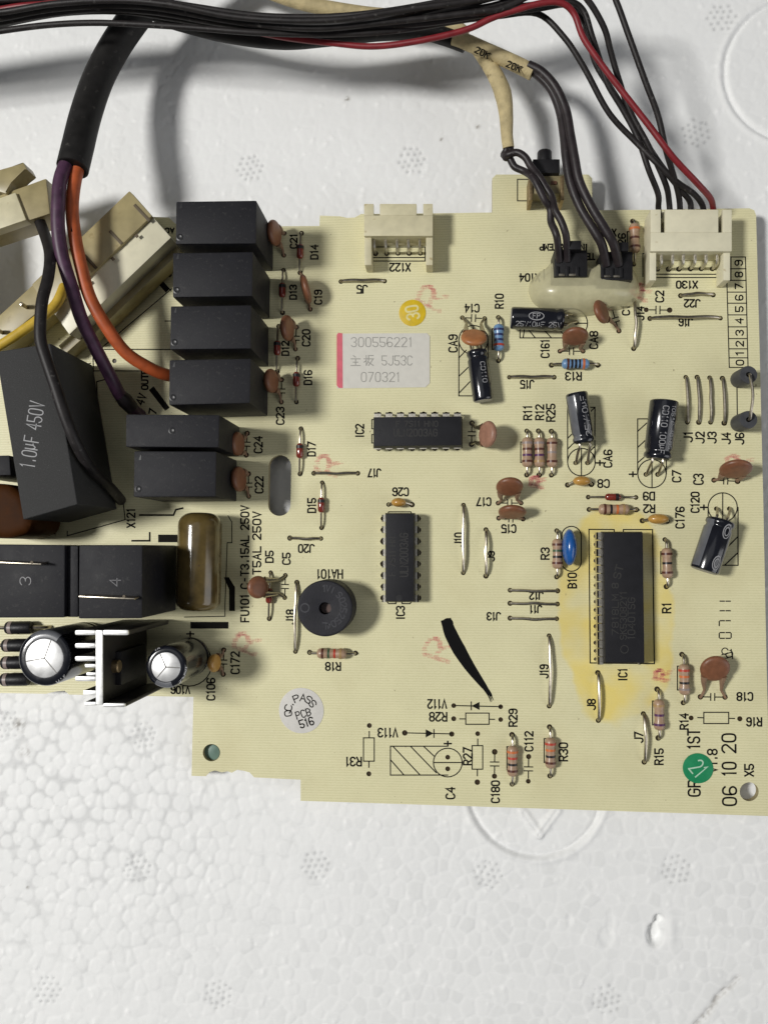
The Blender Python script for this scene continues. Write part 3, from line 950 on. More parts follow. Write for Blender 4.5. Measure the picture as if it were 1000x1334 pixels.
capsym((841.4, 403.4), (871.9, 403.8), 'printed capacitor symbol C2', 5)
for c_, a_, b_ in [('C14', (602, 413.7), (631, 414.7)), ('C17', (648.6, 655.4), (678.5, 655.4)), ('C15', (649.4, 675), (681, 676.2)), ('C18', (912, 908), (944, 908.4)), ('C161', (729, 457.4), (759.2, 457.4)),
                   ('C23', (366.8, 494.8), (366.3, 523.6)), ('C24', (322, 564.4), (320.7, 592.7)), ('C22', (323.6, 617.2), (324, 646.7)), ('C5', (371.6, 749.7), (370.8, 778.6)), ('C172', (291.5, 846.8), (290.7, 878.5)),
                   ('C13', (614.5, 551.2), (614, 578.8)), ('C3', (929.6, 625.5), (960.4, 627)), ('C20', (386, 426), (384.8, 454.8)), ('C1', (797, 402), (805.8, 431))]:
    capsym(a_, b_, 'printed capacitor symbol '+c_, 4.5)


def elec(label, cx, cy, r, x0, y0, x1, y1, hatch, horiz):
    ls = [cl(circ(cx, cy, r)), [(cx-r, cy), (cx+r, cy)] if horiz else [(cx, cy-r), (cx, cy+r)]]
    if horiz:
        ls += [[(cx, y0), (x0, y0), (x0, y1), (cx, y1)]] if x0 < cx else [[(cx, y0), (x1, y0), (x1, y1), (cx, y1)]]
    else:
        ls += [[(x0, cy), (x0, y0), (x1, y0), (x1, cy)]] if y0 else [[(x0, cy), (x0, y1), (x1, y1), (x1, cy)]]
    sym('printed_symbol', label, lines=ls+hatch)


elec('printed capacitor outline C4', 583, 993.7, 18.7, 508.4, 972.4, 0, 1010, [[(508.4, 990), (526, 1010)], [(512, 973), (547, 1010)], [(535, 973), (568, 1007)], [(552, 973), (566, 986)]], True)
elec('printed capacitor outline CA6', 757, 601.9, 18, 739, 530.5, 774.6, 0, [[(764, 541), (774.6, 530.5)], [(739, 571), (752, 558)], [(739, 585), (750, 574)], [(766, 590), (774, 582)]], False)
elec('printed capacitor outline C7', 848.9, 617, 18.5, 830.2, 545.6, 867.6, 0, [[(830, 562), (842, 551)], [(830, 583), (843, 571)], [(830, 603), (845, 590)]], False)
elec('printed capacitor outline C120', 941, 661, 19, 922, 0, 961, 736.5, [[(944, 736), (961, 720)], [(948, 712), (961, 699)]], False)
elec('printed capacitor outline CA9', 616.4, 442.8, 19, 597.4, 0, 635.4, 515.6, [[(597.5, 490), (610, 478)], [(597.5, 512), (612, 497)], [(597.5, 466), (607, 456)]], False)
elec('printed capacitor outline CA8', 746, 421, 19, 677, 402, 0, 440, [[(681, 440), (671+12, 428)], [(686, 427), (697, 440)], [(707, 428), (718, 440)]], True)
sym('printed_symbol', 'printed outline around chip IC1', lines=[[(799.6, 694), (799.6, 689.9), (766.8, 689.6), (768.4, 863.8), (852, 864.8), (849.6, 690), (811.6, 689.9), (811.6, 694)]], w=1.5)
sym('printed_symbol', 'printed outline bracket of chip IC2', lines=[[(487, 546.5), (484.2, 546.5), (484.2, 558.5), (487, 558.5)], [(487, 566), (484.2, 566), (484.2, 577), (487, 577)]])
sym('printed_symbol', 'printed outline brackets of chip IC3', lines=[[(504.5, 671), (506, 666.8), (535, 666.8), (536.5, 671)], [(504, 784), (506, 786.5), (515.5, 786.5), (515.5, 783)], [(523.5, 783), (523.5, 786.5), (534, 786.5), (535.5, 784)]])
sym('printed_symbol', 'printed rounded outline around blue part B10', lines=[cl(circ(744, 698.5, 12.8, 14, 0, 180)+circ(744, 731.5, 12.8, 14, 180, 360))])
for x_, y0_, y1_, w_, c_ in [(678, 575.8, 602.4, 4, 'R11'), (860.3, 718.7, 747.3, 4, 'R1'), (882, 868, 899, 3.5, 'R14'), (849.6, 913.5, 944.5, 3.5, 'R15'), (660, 973, 1003, 3, 'R29'), (708.5, 962.5, 993.5, 3, 'R30'), (816.8, 301.5, 328.4, 5, 'R26'), (640.8, 428, 455, 3.5, 'R10')]:
    sym('printed_symbol', 'printed bracket beside resistor '+c_, lines=[[(x_+w_, y0_), (x_, y0_), (x_, y1_), (x_+w_, y1_)]])
sym('printed_symbol', 'printed line under resistor R2', lines=[[(782, 669.4), (813, 669.8)]])
sym('printed_symbol', 'double printed box under connector X122', lines=[rect(484, 321.5, 553.5, 339.8), [(484, 335.2), (553.5, 335.2)]])
sym('printed_symbol', 'double printed line under connector X130', lines=[[(850, 357), (940, 357)], [(850, 361.3), (940, 361.3)], [(841.5, 330), (837, 330), (837, 360)]])
sym('printed_symbol', 'printed box beside push button', lines=[[(691, 233.2), (673.8, 233.2), (673.8, 261.3), (691, 261.3)], [(708.3, 351), (708.3, 364)]])
sym('printed_bar', 'solid black printed bar', polys=[[(248, 810.3), (297.5, 810.3), (297.5, 819), (248, 819)]])
ln_ = [334.5, 349.8, 365, 380.3, 394.8, 410, 425.6, 441, 454.3, 466, 478.5]
mb = MB()
line_mb(mb, [(951.7, 365), (951.7, 334.5), (970.6, 334.5), (974, 478.5), (949.6, 478.5), (946.4, 365)], 1.3, 0.0022)
for i_, y_ in enumerate(ln_[1:-1]):
    line_mb(mb, [(947.2+(y_-365)*0.02, y_), (971+(y_-334)*0.02, y_)], 1.3, 0.0026)
mb.build('printed_grid', M_ink, board, 'printed ladder of ten number boxes', smooth=False)
for i_ in range(10):
    y_ = (ln_[i_]+ln_[i_+1])/2
    text_mb(MB(), str(9-i_), 961.8+(y_-334)*0.012, y_, 90, 6.2, 9.5, 1.7, 0.0032).build('printed_digit', M_ink, board, 'printed digit %d in its box' % (9-i_), smooth=False)
# date code in broken segment digits
mb = MB()
for d_, yy in zip('0711', (828, 812.5, 799.5, 787)):
    segs = {'0': 'abcdef', '7': 'abc', '1': 'bc'}[d_]
    Hh, Ww = 15.5, 7.5
    sg = {'a': ((0, 1), (1, 1)), 'b': ((1, 1), (1, .5)), 'c': ((1, .5), (1, 0)), 'd': ((0, 0), (1, 0)), 'e': ((0, 0), (0, .5)), 'f': ((0, .5), (0, 1))}
    for k_ in segs:
        (u0, v0), (u1, v1) = sg[k_]
        q0 = Vector((936.5+(1-v0)*Hh, yy+(0.5-u0)*Ww))
        q1 = Vector((936.5+(1-v1)*Hh, yy+(0.5-u1)*Ww))
        dd = (q1-q0)*0.14
        line_mb(mb, [tuple(q0+dd), tuple(q1-dd)], 1.5)
mb.build('printed_date', M_ink, board, 'broken segment digits 0711', smooth=False)
mb = MB()
for k_, l_ in enumerate([circ(944, 848.5, 4.2, 12, 20, 330), [(940, 853), (952, 850)], circ(949.5, 852, 4.6, 10, -160, 80), [(944, 858), (954, 855)], [(952, 846), (954, 858)]]):
    line_mb(mb, l_, 1.3, 0.0022+0.0004*k_)
mb.build('printed_mark', M_ink, board, 'small looped printed maker mark above disc C18', smooth=False)
# outlines printed beneath the tall parts on the left
sym('printed_symbol', 'printed outline beside the cream connector', lines=[[(130, 455), (223.5, 376)], [(217, 343), (203, 357), (223, 379)], [(136, 455), (224, 455)], [(118, 483), (190, 483)], [(120.5, 446), (124, 560)], [(128, 560), (126, 497), (138, 494)], [(106, 476), (118, 473)], [(150, 418), (144, 410)], [(215, 418), (223, 418)]])
sym('printed_bar', 'slanted solid printed bar by the relays', polys=[[(199, 361), (204, 357), (221, 376), (216, 381)]])
sym('printed_bar', 'slanted solid printed bar below the output lettering', polys=[[(194, 508), (200, 503), (221, 531), (215, 535)]])
sym('printed_symbol', 'printed outline below the black film capacitor', lines=[[(87.6, 692), (87.6, 698), (163, 677), (160, 650)]])
sym('printed_symbol', 'printed outline left of the amber fuse cover', lines=[[(182, 671), (226, 671), (229, 664), (238, 662)], [(172, 704.5), (195, 704.5), (195, 694)]], w=2.4)
sym('printed_bar', 'solid printed bar left of the amber fuse cover', polys=[[(206, 696.5), (231, 696.5), (231, 706.5), (206, 706.5)]])
sym('printed_symbol', 'printed outline right of the amber fuse cover', lines=[[(297, 672), (302, 680), (302, 707), (296, 707), (293, 790), (293, 803), (240, 804)], ], w=1.2)
sym('printed_bar', 'crooked solid printed bar right of the amber fuse cover', polys=[[(291.5, 752), (298, 752), (306, 765), (306, 796), (298.5, 796), (298.5, 768)]])
sym('printed_symbol', 'printed circle around the standing capacitor', lines=[cl(circ(246, 864, 30))])

# ink, stamps
mb = MB()
pts_ = [(582, 812), (587, 826), (598, 847), (611, 868), (624, 886), (633, 898), (637, 904), (638.5, 907)]
wd_ = [13.5, 16.5, 17, 13.5, 9.5, 6, 3.5, 1.5]
q_ = [P(a, b, 0).to_2d() for a, b in pts_]
qs_ = [tuple(v.to_2d()) for v in catmull([v.to_3d() for v in q_], 4)]
ws_ = [S(np.interp(i/4, range(8), wd_)) for i in range(len(qs_))]
mb.ribbon(qs_, ws_, lambda p: (p.x, p.y, 0.0042))
for k_ in range(14):
    o_ = random.uniform(-5, 3.2)
    i0_ = random.randint(9, 20)
    e_ = random.uniform(0, 7)
    seg_ = [(qs_[j][0]+S(o_)*0.75*(1-(j-i0_)*0.02), qs_[j][1]+S(o_)*0.45) for j in range(i0_, len(qs_))]
    seg_.append((seg_[-1][0]+S(e_*0.4), seg_[-1][1]-S(e_)))
    mb.ribbon(seg_, S(random.uniform(0.35, 0.8)), lambda p, k_=k_: (p.x, p.y, 0.0046+k_*0.00012))
mb.add([tuple(P(583.0+7.3*math.cos(a*PI/8), 812.5-7.3*math.sin(a*PI/8), 0.0038)) for a in range(16)], [tuple(range(16))])
mb.build('ink_stroke', M_brush, board, 'black marker brush stroke between IC3 and jumper J13', smooth=False)
for (cx, cy, ro, hh, lab) in [(563, 388, 62, 46, 'above the yellow dot'), (572, 846, 72, 48, 'beside the ink stroke'), (428, 606, 70, 40, 'at jumper J17'), (322, 838, 70, 42, 'by the amber fuse cover'), (962, 606, 80, 44, 'above disc C3'), (700, 628, 80, 24, 'under the three resistors'), (835, 380, 60, 30, 'by the glue'), (862, 880, 80, 24, 'below chip IC1')]:
    mb = MB()
    st_, W_ = strokes('R')
    c_, s_ = math.cos(math.radians(ro)), math.sin(math.radians(ro))
    for pp, _c in st_:
        pts = [Vector(p) for p in pp]
        for a, b in zip(pts, pts[1:]):
            n_d = max(1, int((b-a).length*1.5))
            for j in range(n_d):
                m_ = a.lerp(b, (j+0.5)/n_d)
                for rr in (-.35, .35):
                    u, v = (m_.x-2)*hh/8, (m_.y-3)*hh/8
                    if random.random() < 0.25:
                        continue
                    X_, Y_ = cx+u*c_-v*s_+random.uniform(-1, 1), cy-(u*s_+v*c_)+rr*4+random.uniform(-.4, .4)
                    line_mb(mb, [(X_-random.uniform(1.5, 2.8), Y_), (X_+random.uniform(1.5, 2.8), Y_)], random.uniform(1.6, 2.8), 0.0016+0.00001*random.randint(0, 50))
    mb.build('stamp_mark', M_stamp, board, 'faint red stamped letter '+lab, smooth=False)

# stickers
def sticker(name, lab, cx, cy, r, m, z=0.008):
    return MB().lathe([(0, S(r)), (z, S(r)), (z+0.001, S(r)*0.99)], P(cx, cy, 0.001), P(cx, cy, 0.001)+UP, 48).build(name, m, board, lab)


def sub_text(parent, rows, m, name='lettering', z=0.0125):
    mb = MB()
    for a in rows:
        text_mb(mb, *a, z=z)
    return mb.build(name, m, parent, smooth=False)


s1 = sticker('round_sticker', 'yellow round sticker with pale number', 537, 407.5, 17.6, M_ydot)
sub_text(s1, [('30', 537, 407, 100, 17, 16, 2.6)], M_ydotp)
s2 = sticker('round_sticker', 'green round sticker numbered 21', 908.7, 1001, 18.7, M_gdot, 0.012)
sub_text(s2, [('21', 909.5, 1001.5, -50, 16, 20, 1.8)], M_gprint, z=0.0165)
s3 = sticker('round_sticker', 'white round QC PASS sticker', 392.4, 925.8, 29.4, M_qc)
rows_ = [('PCB', 394.8, 930, 17, 19, 9.5, 1.35), ('516', 399, 941.5, 17, 18, 10, 1.7)]
for ch, an in zip('QC.PASS', (190, 166, 143, 112, 83, 57, 33)):
    rows_.append((ch, 392.4+17.5*math.cos(math.radians(an)), 926.5-17.5*math.sin(math.radians(an)), an-90, 7 if ch != '.' else 2, 9, 1.4))
sub_text(s3, rows_, M_ink)
cor = [P(a, b, 0).to_2d() for a, b in ((439, 434.5), (556, 434), (559.5, 438), (559.5, 499), (554, 504.5), (439, 506))]
s4 = MB().prism(cor, 0.001, 0.012).build('paper_label', M_white, board, 'white paper label with grey digits and pink edge')
MB().prism([P(a, b, 0).to_2d() for a, b in ((440.5, 433.5), (446, 434.2), (446.5, 505.6), (441, 505.2), (438.6, 502), (438.6, 436.5))], 0.0125, 0.0145).build('pink_stripe', M_pink, s4)
sub_text(s4, [('300556221', 497, 445.5, 0, 79, 12, 1.2), ('\u4e3b\u677f', 471.5, 469.5, 0, 29, 13, 1.2), ('5J53C', 517, 469.5, 0, 39, 12, 1.2), ('070321', 495.5, 491, 0, 50, 12, 1.2)], M_lprint, z=0.0135)

# ------------------------------------------------------------------ component builders
UP = Vector((0, 0, 1))


def jumper(code, A, B, arch):
    a, b = P(*A), P(*B)
    mb = MB()
    bow = Vector((random.uniform(-.02, .02), random.uniform(-.02, .02), 0))
    pts = [a-UP*0.03, a+UP*0.02+(b-a)*0.01, a.lerp(b, .1)+UP*arch*.62, a.lerp(b, .3)+UP*arch*.92, a.lerp(b, .5)+UP*arch+bow, a.lerp(b, .75)+UP*arch*.9, a.lerp(b, .92)+UP*arch*.6, b+UP*0.02-(b-a)*.01, b-UP*0.03]
    mb.tube(pts, 0.034, 8)
    mb.build('jumper_wire', M_tin, board, 'bare wire jumper at printed '+code)


for t in JUMPERS:
    jumper(*t)


def leads(parent, a, b, ea, eb, z, r=0.028, m=None):
    for h, e in ((a, ea), (b, eb)):
        d = (e-h)
        d.z = 0
        mid = h+d*0.45+UP*z*0.95
        MB().tube([h-UP*0.03, h+d*0.05+UP*z*0.5, mid, e+d.normalized()*0.02], r, 8).build('lead', m or M_tin, parent)


def resistor(code, A, B, kind, bands):
    a, b = P(*A), P(*B)
    z = 0.14
    d = (b-a).normalized()
    ln = 0.66 if kind != 'b' else 0.60
    R = 0.112
    m = (a+b)/2+UP*z
    if kind == 'r':
        m -= d*0.05
    s, e = m-d*ln/2, m+d*ln/2
    prof = [(0, 0.035), (.02, R*.75), (.06, R), (.15, R*1.04), (.21, R*.9), (ln-.21, R*.9), (ln-.15, R*1.04), (ln-.06, R), (ln-.02, R*.75), (ln, 0.035)]
    body = {'t': M_tan, 'b': M_rblue, 'r': M_tan}[kind]
    look = {'t': 'tan banded resistor', 'b': 'blue banded resistor', 'r': 'tan banded resistor'}[kind]
    o = MB().lathe(prof, s, e, 20).build('resistor', body, board, look+' at printed '+code)
    leads(o, a, b, s, e, z)
    bl = bands.split()
    n = len(bl)
    for i, c in enumerate(bl):
        p = 0.13+(ln-0.26)*i/(n-1)
        rr = np.interp(p, [q[0] for q in prof], [q[1] for q in prof])
        w = 0.024
        MB().lathe([(p-w, rr), (p-w, rr+0.004), (p+w, rr+0.004), (p+w, rr)], s, e, 20).build('colour_band', BAND[c], o)


for t in RES:
    resistor(*t)


def diode(code, A, B):
    a, b = P(*A), P(*B)
    z = 0.10
    d = (b-a).normalized()
    m = (a+b)/2+UP*z
    ln, R = 0.34, 0.078
    s, e = m-d*ln/2, m+d*ln/2
    o = MB().lathe([(0, .03), (.02, R*.8), (.06, R), (ln-.06, R), (ln-.02, R*.8), (ln, .03)], s, e, 18).build('diode', M_glassred, board, 'small red glass diode at printed '+code)
    MB().lathe([(.05, R), (.05, R+.003), (.12, R+.003), (.12, R)], s, e, 18).build('cathode_band', BAND['black'], o)
    leads(o, a, b, s, e, z, 0.024)


for t in DIO:
    diode(*t)


def disc_cap(code, A, B, cen, zc, rp, m):
    a, b = P(*A), P(*B)
    mid = (a+b)/2
    c = P(cen[0], cen[1], zc)
    ax = (b-a).normalized()
    L_ = (c-mid)
    L_ = (L_-ax*L_.dot(ax)).normalized()
    nrm = ax.cross(L_).normalized()
    R = S(rp, zc)
    T = 0.085
    prof = []
    for i in range(15):
        t = PI*i/14
        prof.append((-T*math.cos(t), R*max(0.0, math.sin(t))**0.42))
    o = MB().lathe(prof, c, c+nrm, 28).build('disc_capacitor', m, board, {M_disc: 'brown ceramic disc capacitor', M_disc2: 'orange brown ceramic disc capacitor', M_disc3: 'pale brown ceramic disc capacitor', M_amber: 'small orange capacitor'}[m]+' at printed '+code)
    k = 0.62*R
    for h, sg in ((a, -1), (b, 1)):
        e = c+ax*sg*k-L_*R*0.62
        e2 = c+ax*sg*k-L_*(R+0.02)
        kn = h.lerp(e2, 0.42)-ax*sg*0.05
        MB().tube([h-UP*0.03, h+UP*0.03, kn, h.lerp(e2, .62)-ax*sg*.035, e2, e], [0.027, 0.027, 0.03, 0.038, 0.06, 0.085], 8).build('lead', [M_legcoat if code not in ('C14', 'C13', 'C5') else M_tin][0], o)
    return o


disc_ob = {t[0]: disc_cap(*t) for t in DISC}


def bead_cap(code, A, B, cen, rx, ry):
    a, b = P(*A), P(*B)
    z = 0.16
    c = P(cen[0], cen[1], z)
    bm = bmesh.new()
    bmesh.ops.create_uvsphere(bm, u_segments=22, v_segments=14, radius=1)
    bmesh.ops.scale(bm, vec=(S(rx), S(ry), 0.14), verts=bm.verts)
    bmesh.ops.translate(bm, vec=c, verts=bm.verts)
    o = MB().bm(bm).build('bead_capacitor', M_amber, board, 'small amber bead capacitor at printed '+code, angle=180)
    bm.free()
    leads(o, a, b, c-Vector((S(rx*.8), 0, 0)), c+Vector((S(rx*.8), 0, 0)), 0.1, 0.028)


for t in BEADCAP:
    bead_cap(*t)

# blue drop
bm = bmesh.new()
bmesh.ops.create_uvsphere(bm, u_segments=24, v_segments=16, radius=1)
bmesh.ops.scale(bm, vec=(S(9), S(23.2), 0.26), verts=bm.verts)
bmesh.ops.translate(bm, vec=P(741.5, 713, 0.30), verts=bm.verts)
MB().bm(bm).build('ceramic_resonator', M_blue, board, 'blue oval epoxy resonator at printed B10', angle=180)
bm.free()


def cyl_text(o_parent, s, A, D, W, T, r, u0, u1, ang, h, m=M_print, w=0.015, nm='lettering'):
    """text wrapped on a cylinder: axis point A, axis D, W zero-angle dir, T = D x W; from u0 to u1 along the axis at angle ang; h is its height"""
    st, Wd = strokes(s)
    mb = MB()
    for k, (pp, c) in enumerate(st):
        rr = r+0.004+0.0004*(k % 5)
        pp2 = []
        pl = list(pp)+([pp[0]] if c else [])
        q = [((u0+(u1-u0)*x/Wd), (y-3)/6*h) for x, y in pl]

        def fn(p, rr=rr):
            an = ang-p.y/r
            return A+D*p.x+(W*math.cos(an)+T*math.sin(an))*rr
        mb.ribbon(q, w, fn)
    return mb.build(nm, m, o_parent, smooth=False)


def lying_cap(code, E0, E1, z, dia, p1, p2, text, var):
    R = S(dia, z)/2
    a, b = P(E0[0], E0[1], z), P(E1[0], E1[1], z+(0.05 if var in (3, 4) else 0))
    D = (b-a).normalized()
    ln = (b-a).length
    W = (UP-D*UP.dot(D)).normalized()
    T = D.cross(W)
    prof = [(0, R*.80), (0.0, R*.93), (.03, R), (.09, R), (.13, R*.90), (.17, R*.90), (.21, R), (ln-.05, R), (ln-.015, R*.97), (ln, R*.9), (ln, R*.86)]
    where = {1: 'beside the white label', 2: 'lying along the glue', 3: 'left of capacitor C7', 4: 'beside the row of wire jumpers', 5: 'lying slanted near the right edge'}[var]
    o = MB().lathe(prof, a, b, 36, ref=W).build('electrolytic_capacitor', M_sleeve, board, 'black sleeved electrolytic capacitor '+where)
    MB().lathe([(ln-.012, 0.0), (ln-.012, R*.84), (ln+.004, R*.85), (ln+.004, 0.0)], a, b, 30).build('end_cap', M_capend, o)
    MB().lathe([(-.012, 0.0), (-.012, R*.78), (.01, R*.78)], a, b, 30).build('rubber_seal', M_blackpl, o)
    for h, sg in ((P(*p1), 1), (P(*p2), -1)):
        side = D.cross(UP).normalized()
        if (h-a).dot(side) < 0 and sg == 1 or (h-a).dot(side) > 0 and sg == -1:
            pass
        off = side*0.11*(1 if (h-(P(*p1)+P(*p2))/2).dot(side) > 0 else -1)
        MB().tube([h-UP*.03, h+UP*.06, h.lerp(a+off, .5)+UP*0.06, a+off-D*.08, a+off+D*.02], 0.03, 8).build('lead', M_tin, o)
    side = D.cross(UP).normalized()

    def stripe(ac, hw):
        pr = [(.05, R+.0015), (.09, R+.0015), (.13, R*.90+.0015), (.17, R*.90+.0015), (.21, R+.0015), (ln-.06, R+.0015)]
        MB().lathe(pr, a, b, 8, a0=ac-hw, a1=ac+hw, ref=W).build('polarity_stripe', M_stripe, o)
    if var == 1:
        cyl_text(o, 'CD110', a, D, W, T, R, .30, .75, -.35, .10)
    if var == 2:
        cyl_text(o, '25V10\u00b5F 25V', b, -D, W, -T, R, .10, ln-.06, 0.75, .11)
        cyl_text(o, 'FP', b, -D, W, -T, R, .45, .60, 0.0, .10)
        mb = MB()
        pts = [(0.525+.16*math.cos(t*PI/12), .085*math.sin(t*PI/12)) for t in range(24)]
        mb.ribbon(pts, .018, lambda p: b-D*p.x+(W*math.cos(p.y/R)-T*math.sin(p.y/R))*(R+.005), closed=True)
        mb.build('oval_logo', M_print, o, smooth=False)
    if var == 3:
        stripe(-.85 if T.x > 0 else .85, .42)
        cyl_text(o, '25V10\u00b5F', a, D, W, T, R, .12, ln-.10, -.35 if T.x < 0 else .35, .12)
    if var == 4:
        cyl_text(o, 'CD110 100\u00b5F', b, -D, W, -T, R, .15, ln-.08, .05, .12)
        cyl_text(o, '105oC 40+85', b, -D, W, -T, R, .12, ln-.2, -.55, .09)
    if var == 5:
        stripe(1.05 if T.x < 0 else -1.05, .35)
        for u in (.22, ln-.22):
            mb = MB()
            an0 = 0.35 if T.x > 0 else -0.35
            for k, (rx, ry) in enumerate(((.15, .085), (.09, .05))):
                pts = [(u+rx*math.cos(t*PI/12), ry*math.sin(t*PI/12)) for t in range(24)]
                mb.ribbon(pts, .02, lambda p, k=k: a+D*p.x+(W*math.cos(an0+p.y/R)+T*math.sin(an0+p.y/R))*(R+.005+k*.0005), closed=True)
            mb.build('oval_logo', M_print, o, smooth=False)


for t in LYING:
    lying_cap(*t)


# chips
def chip(code, x0, y0, x1, y1, ax, n, a, b, l, r):
    zt, zb = (0.50, 0.06) if code != 'IC1' else (0.50, 0.08)
    c = [P(q[0], q[1], zt).to_2d() for q in ((x0, y1), (x1, y1), (x1, y0), (x0, y0))]
    cc = sum(c, Vector((0, 0)))/4
    ex = (c[1]-c[0]).length/2+(c[2]-c[3]).length/2
    ey = (c[3]-c[0]).length/2+(c[2]-c[1]).length/2
    hx, hy = ex/2, ey/2
    top = [cc+Vector(q) for q in ((-hx, -hy), (hx, -hy), (hx, hy), (-hx, hy))]
    g = 0.028
    bot = [cc+Vector(q) for q in ((-hx-g, -hy-g), (hx+g, -hy-g), (hx+g, hy+g), (-hx-g, hy+g))]
    mb = MB()
    mb.prism(bot, (zt+zb)/2, zt, 0.012, top=top)
    mb.prism(top, zb, (zt+zb)/2-0.001, 0, top=bot)
    o = mb.build('chip', M_epoxy, board, {'IC2': 'black sixteen pin chip lying crosswise at printed IC2', 'IC3': 'black sixteen pin chip standing upright at printed IC3', 'IC1': 'largest black chip on the yellow stain at printed IC1'}[code])
    zs = (zt+zb)/2
    for i in range(n):
        q = a+(b-a)*i/(n-1)
        for sgn, lv in ((-1, l), (1, r)):
            h = P(q, lv) if ax == 'x' else P(lv, q)
            wd = 0.075 if code != 'IC1' else 0.078
            if ax == 'x':
                bd = cc.y-sgn*(hy+g)
                e = Vector((h.x, bd, zs))
            else:
                bd = cc.x+sgn*(hx+g)
                e = Vector((bd-(0.09 if code == 'IC1' and sgn > 0 else 0), h.y, zs))
            od = (h-e)
            od.z = 0
            od.normalize()
            pm = MB()
            th = 0.014
            T = od.cross(UP)
            shoulder = e+od*max(0.06 if code != 'IC1' else (.075 if sgn < 0 else .012), (Vector((h.x, h.y, zs))-e).dot(od)-0.02)
            # flat pin: shoulder plate then narrowing leg
            for (p, p2, w1, w2, dr) in ((e-od*.02, shoulder+od*th, wd, wd, UP), (shoulder+UP*th, Vector((shoulder.x, shoulder.y, .10)), wd, wd, od), (Vector((shoulder.x, shoulder.y, .10)), Vector((h.x, h.y, -.03)), wd*.55, wd*.45, od)):
                vs = []
                for pp, ww in ((p, w1), (p2, w2)):
                    for s1_, s2_ in ((-1, -1), (1, -1), (1, 1), (-1, 1)):
                        vs.append(pp+T*s1_*ww+dr*s2_*th)
                pm.add(vs, [(0, 1, 2, 3), (7, 6, 5, 4), (0, 4, 5, 1), (1, 5, 6, 2), (2, 6, 7, 3), (3, 7, 4, 0)])
            pm.build('pin', M_pin, o, smooth=False)
    zt2 = zt+.0015
    if code == 'IC2':
        sub_text(o, [('ULN2003AG', 541, 563.5, 0, 56, 9, 1.5), ('F 7611 HN0', 543, 552, 0, 54, 7, 1.3)], M_icprint, z=zt2)
        pm = MB().lathe([(0, 0.0), (0, .07), (.004, .07), (.004, 0)], P(491.5, 562, zt-.001), P(491.5, 562, zt)+UP, 16)
        pm.build('notch', M_mark, o)
    if code == 'IC3':
        sub_text(o, [('ULN2003AG', 526, 723, 90, 56, 10, 1.5), ('F 7611 HN', 510.5, 725, 90, 50, 8, 1.3)], M_icprint, z=zt2)
        MB().lathe([(0, 0.0), (0, .07), (.004, .07), (.004, 0)], P(519.5, 779, zt-.001), P(519.5, 779, zt)+UP, 16).build('notch', M_mark, o)
    if code == 'IC1':
        sub_text(o, [('7818LM', 801, 801, 90, 52, 8, 1.3), ('9K53082Y1', 811.5, 802, 90, 62, 8, 1.3), ('1040TSG', 822, 806, 90, 54, 9, 1.3), ('ST', 805, 745, 75, 17, 9, 1.8), ('8', 801, 763, 90, 6, 8, 1.6)], M_icprint, z=zt2)
        mb = MB()
        line_mb(mb, circ(813, 846, 5, 20), 1.2, zt2, True)
        mb.build('pin_mark', M_icprint, o, smooth=False)


for t in DIP:
    chip(*t)

# ferrite beads on J6
fw = []
for k, (bx, by) in enumerate(((962, 494.5), (962, 551.5))):
    a = P(bx, by, 0)
    tp = a+Vector((0.02, 0.0, 0.55))
    o = MB().lathe([(0, .17), (0, .185), (.03, .19), (.52, .19), (.55, .178), (.55, .055), (.30, .05)], a, tp, 28).build('ferrite_bead', M_ferrite, board, ('upper' if k == 0 else 'lower')+' grey ferrite bead of the pair at printed J6')
    fw.append(tp)
MB().tube([fw[0]-UP*.3, fw[0]+UP*.03, fw[0].lerp(fw[1], .12)+UP*.12, fw[0].lerp(fw[1], .5)+UP*.16+Vector((.03, 0, 0)), fw[0].lerp(fw[1], .88)+UP*.12, fw[1]+UP*.03, fw[1]-UP*.3], .032, 8).build('jumper_wire', M_tin, board, 'bare wire joining the two grey ferrite beads')
sym('printed_symbol', 'printed line between the ferrite beads', lines=[[(959.6, 505), (960, 540)]])

# buzzer
a = P(429.5, 789.5, 0)
h = 0.78
R = .60
o = MB().lathe([(0, R*.97), (0.02, R), (h-.03, R), (h-.008, R-.012), (h, R-.03), (h, R-.05), (h, .145), (h-.004, .13), (h-.25, .125), (h-.25, 0)], a, a+UP, 56).build('buzzer', M_buzz, board, 'round black buzzer with centre hole at printed HA101')
mb = MB()
for ch, an in zip('1VI60252504L', (92, 80, 66, 40, 22, 6, -10, -28, -46, -62, -78, -92)):
    rr = 24.5
    text_mb(mb, ch, 423+rr*math.cos(math.radians(an)), 791-rr*math.sin(math.radians(an)), an-90, 5, 8, 1.5, h+.003)
line_mb(mb, circ(397, 792, 5.5, 20), 1.6, h+.003, True)
mb.build('moulded_lettering', mat('buzzer_lettering', (0.045, 0.045, 0.052), 0.35), o, smooth=False)
MB().lathe([(0, 0), (0, .115), (.002, .115)], a+UP*(h-.2), a+UP, 20).build('buzzer_membrane', mat('membrane', (0.10, 0.06, 0.05), 0.4), o)


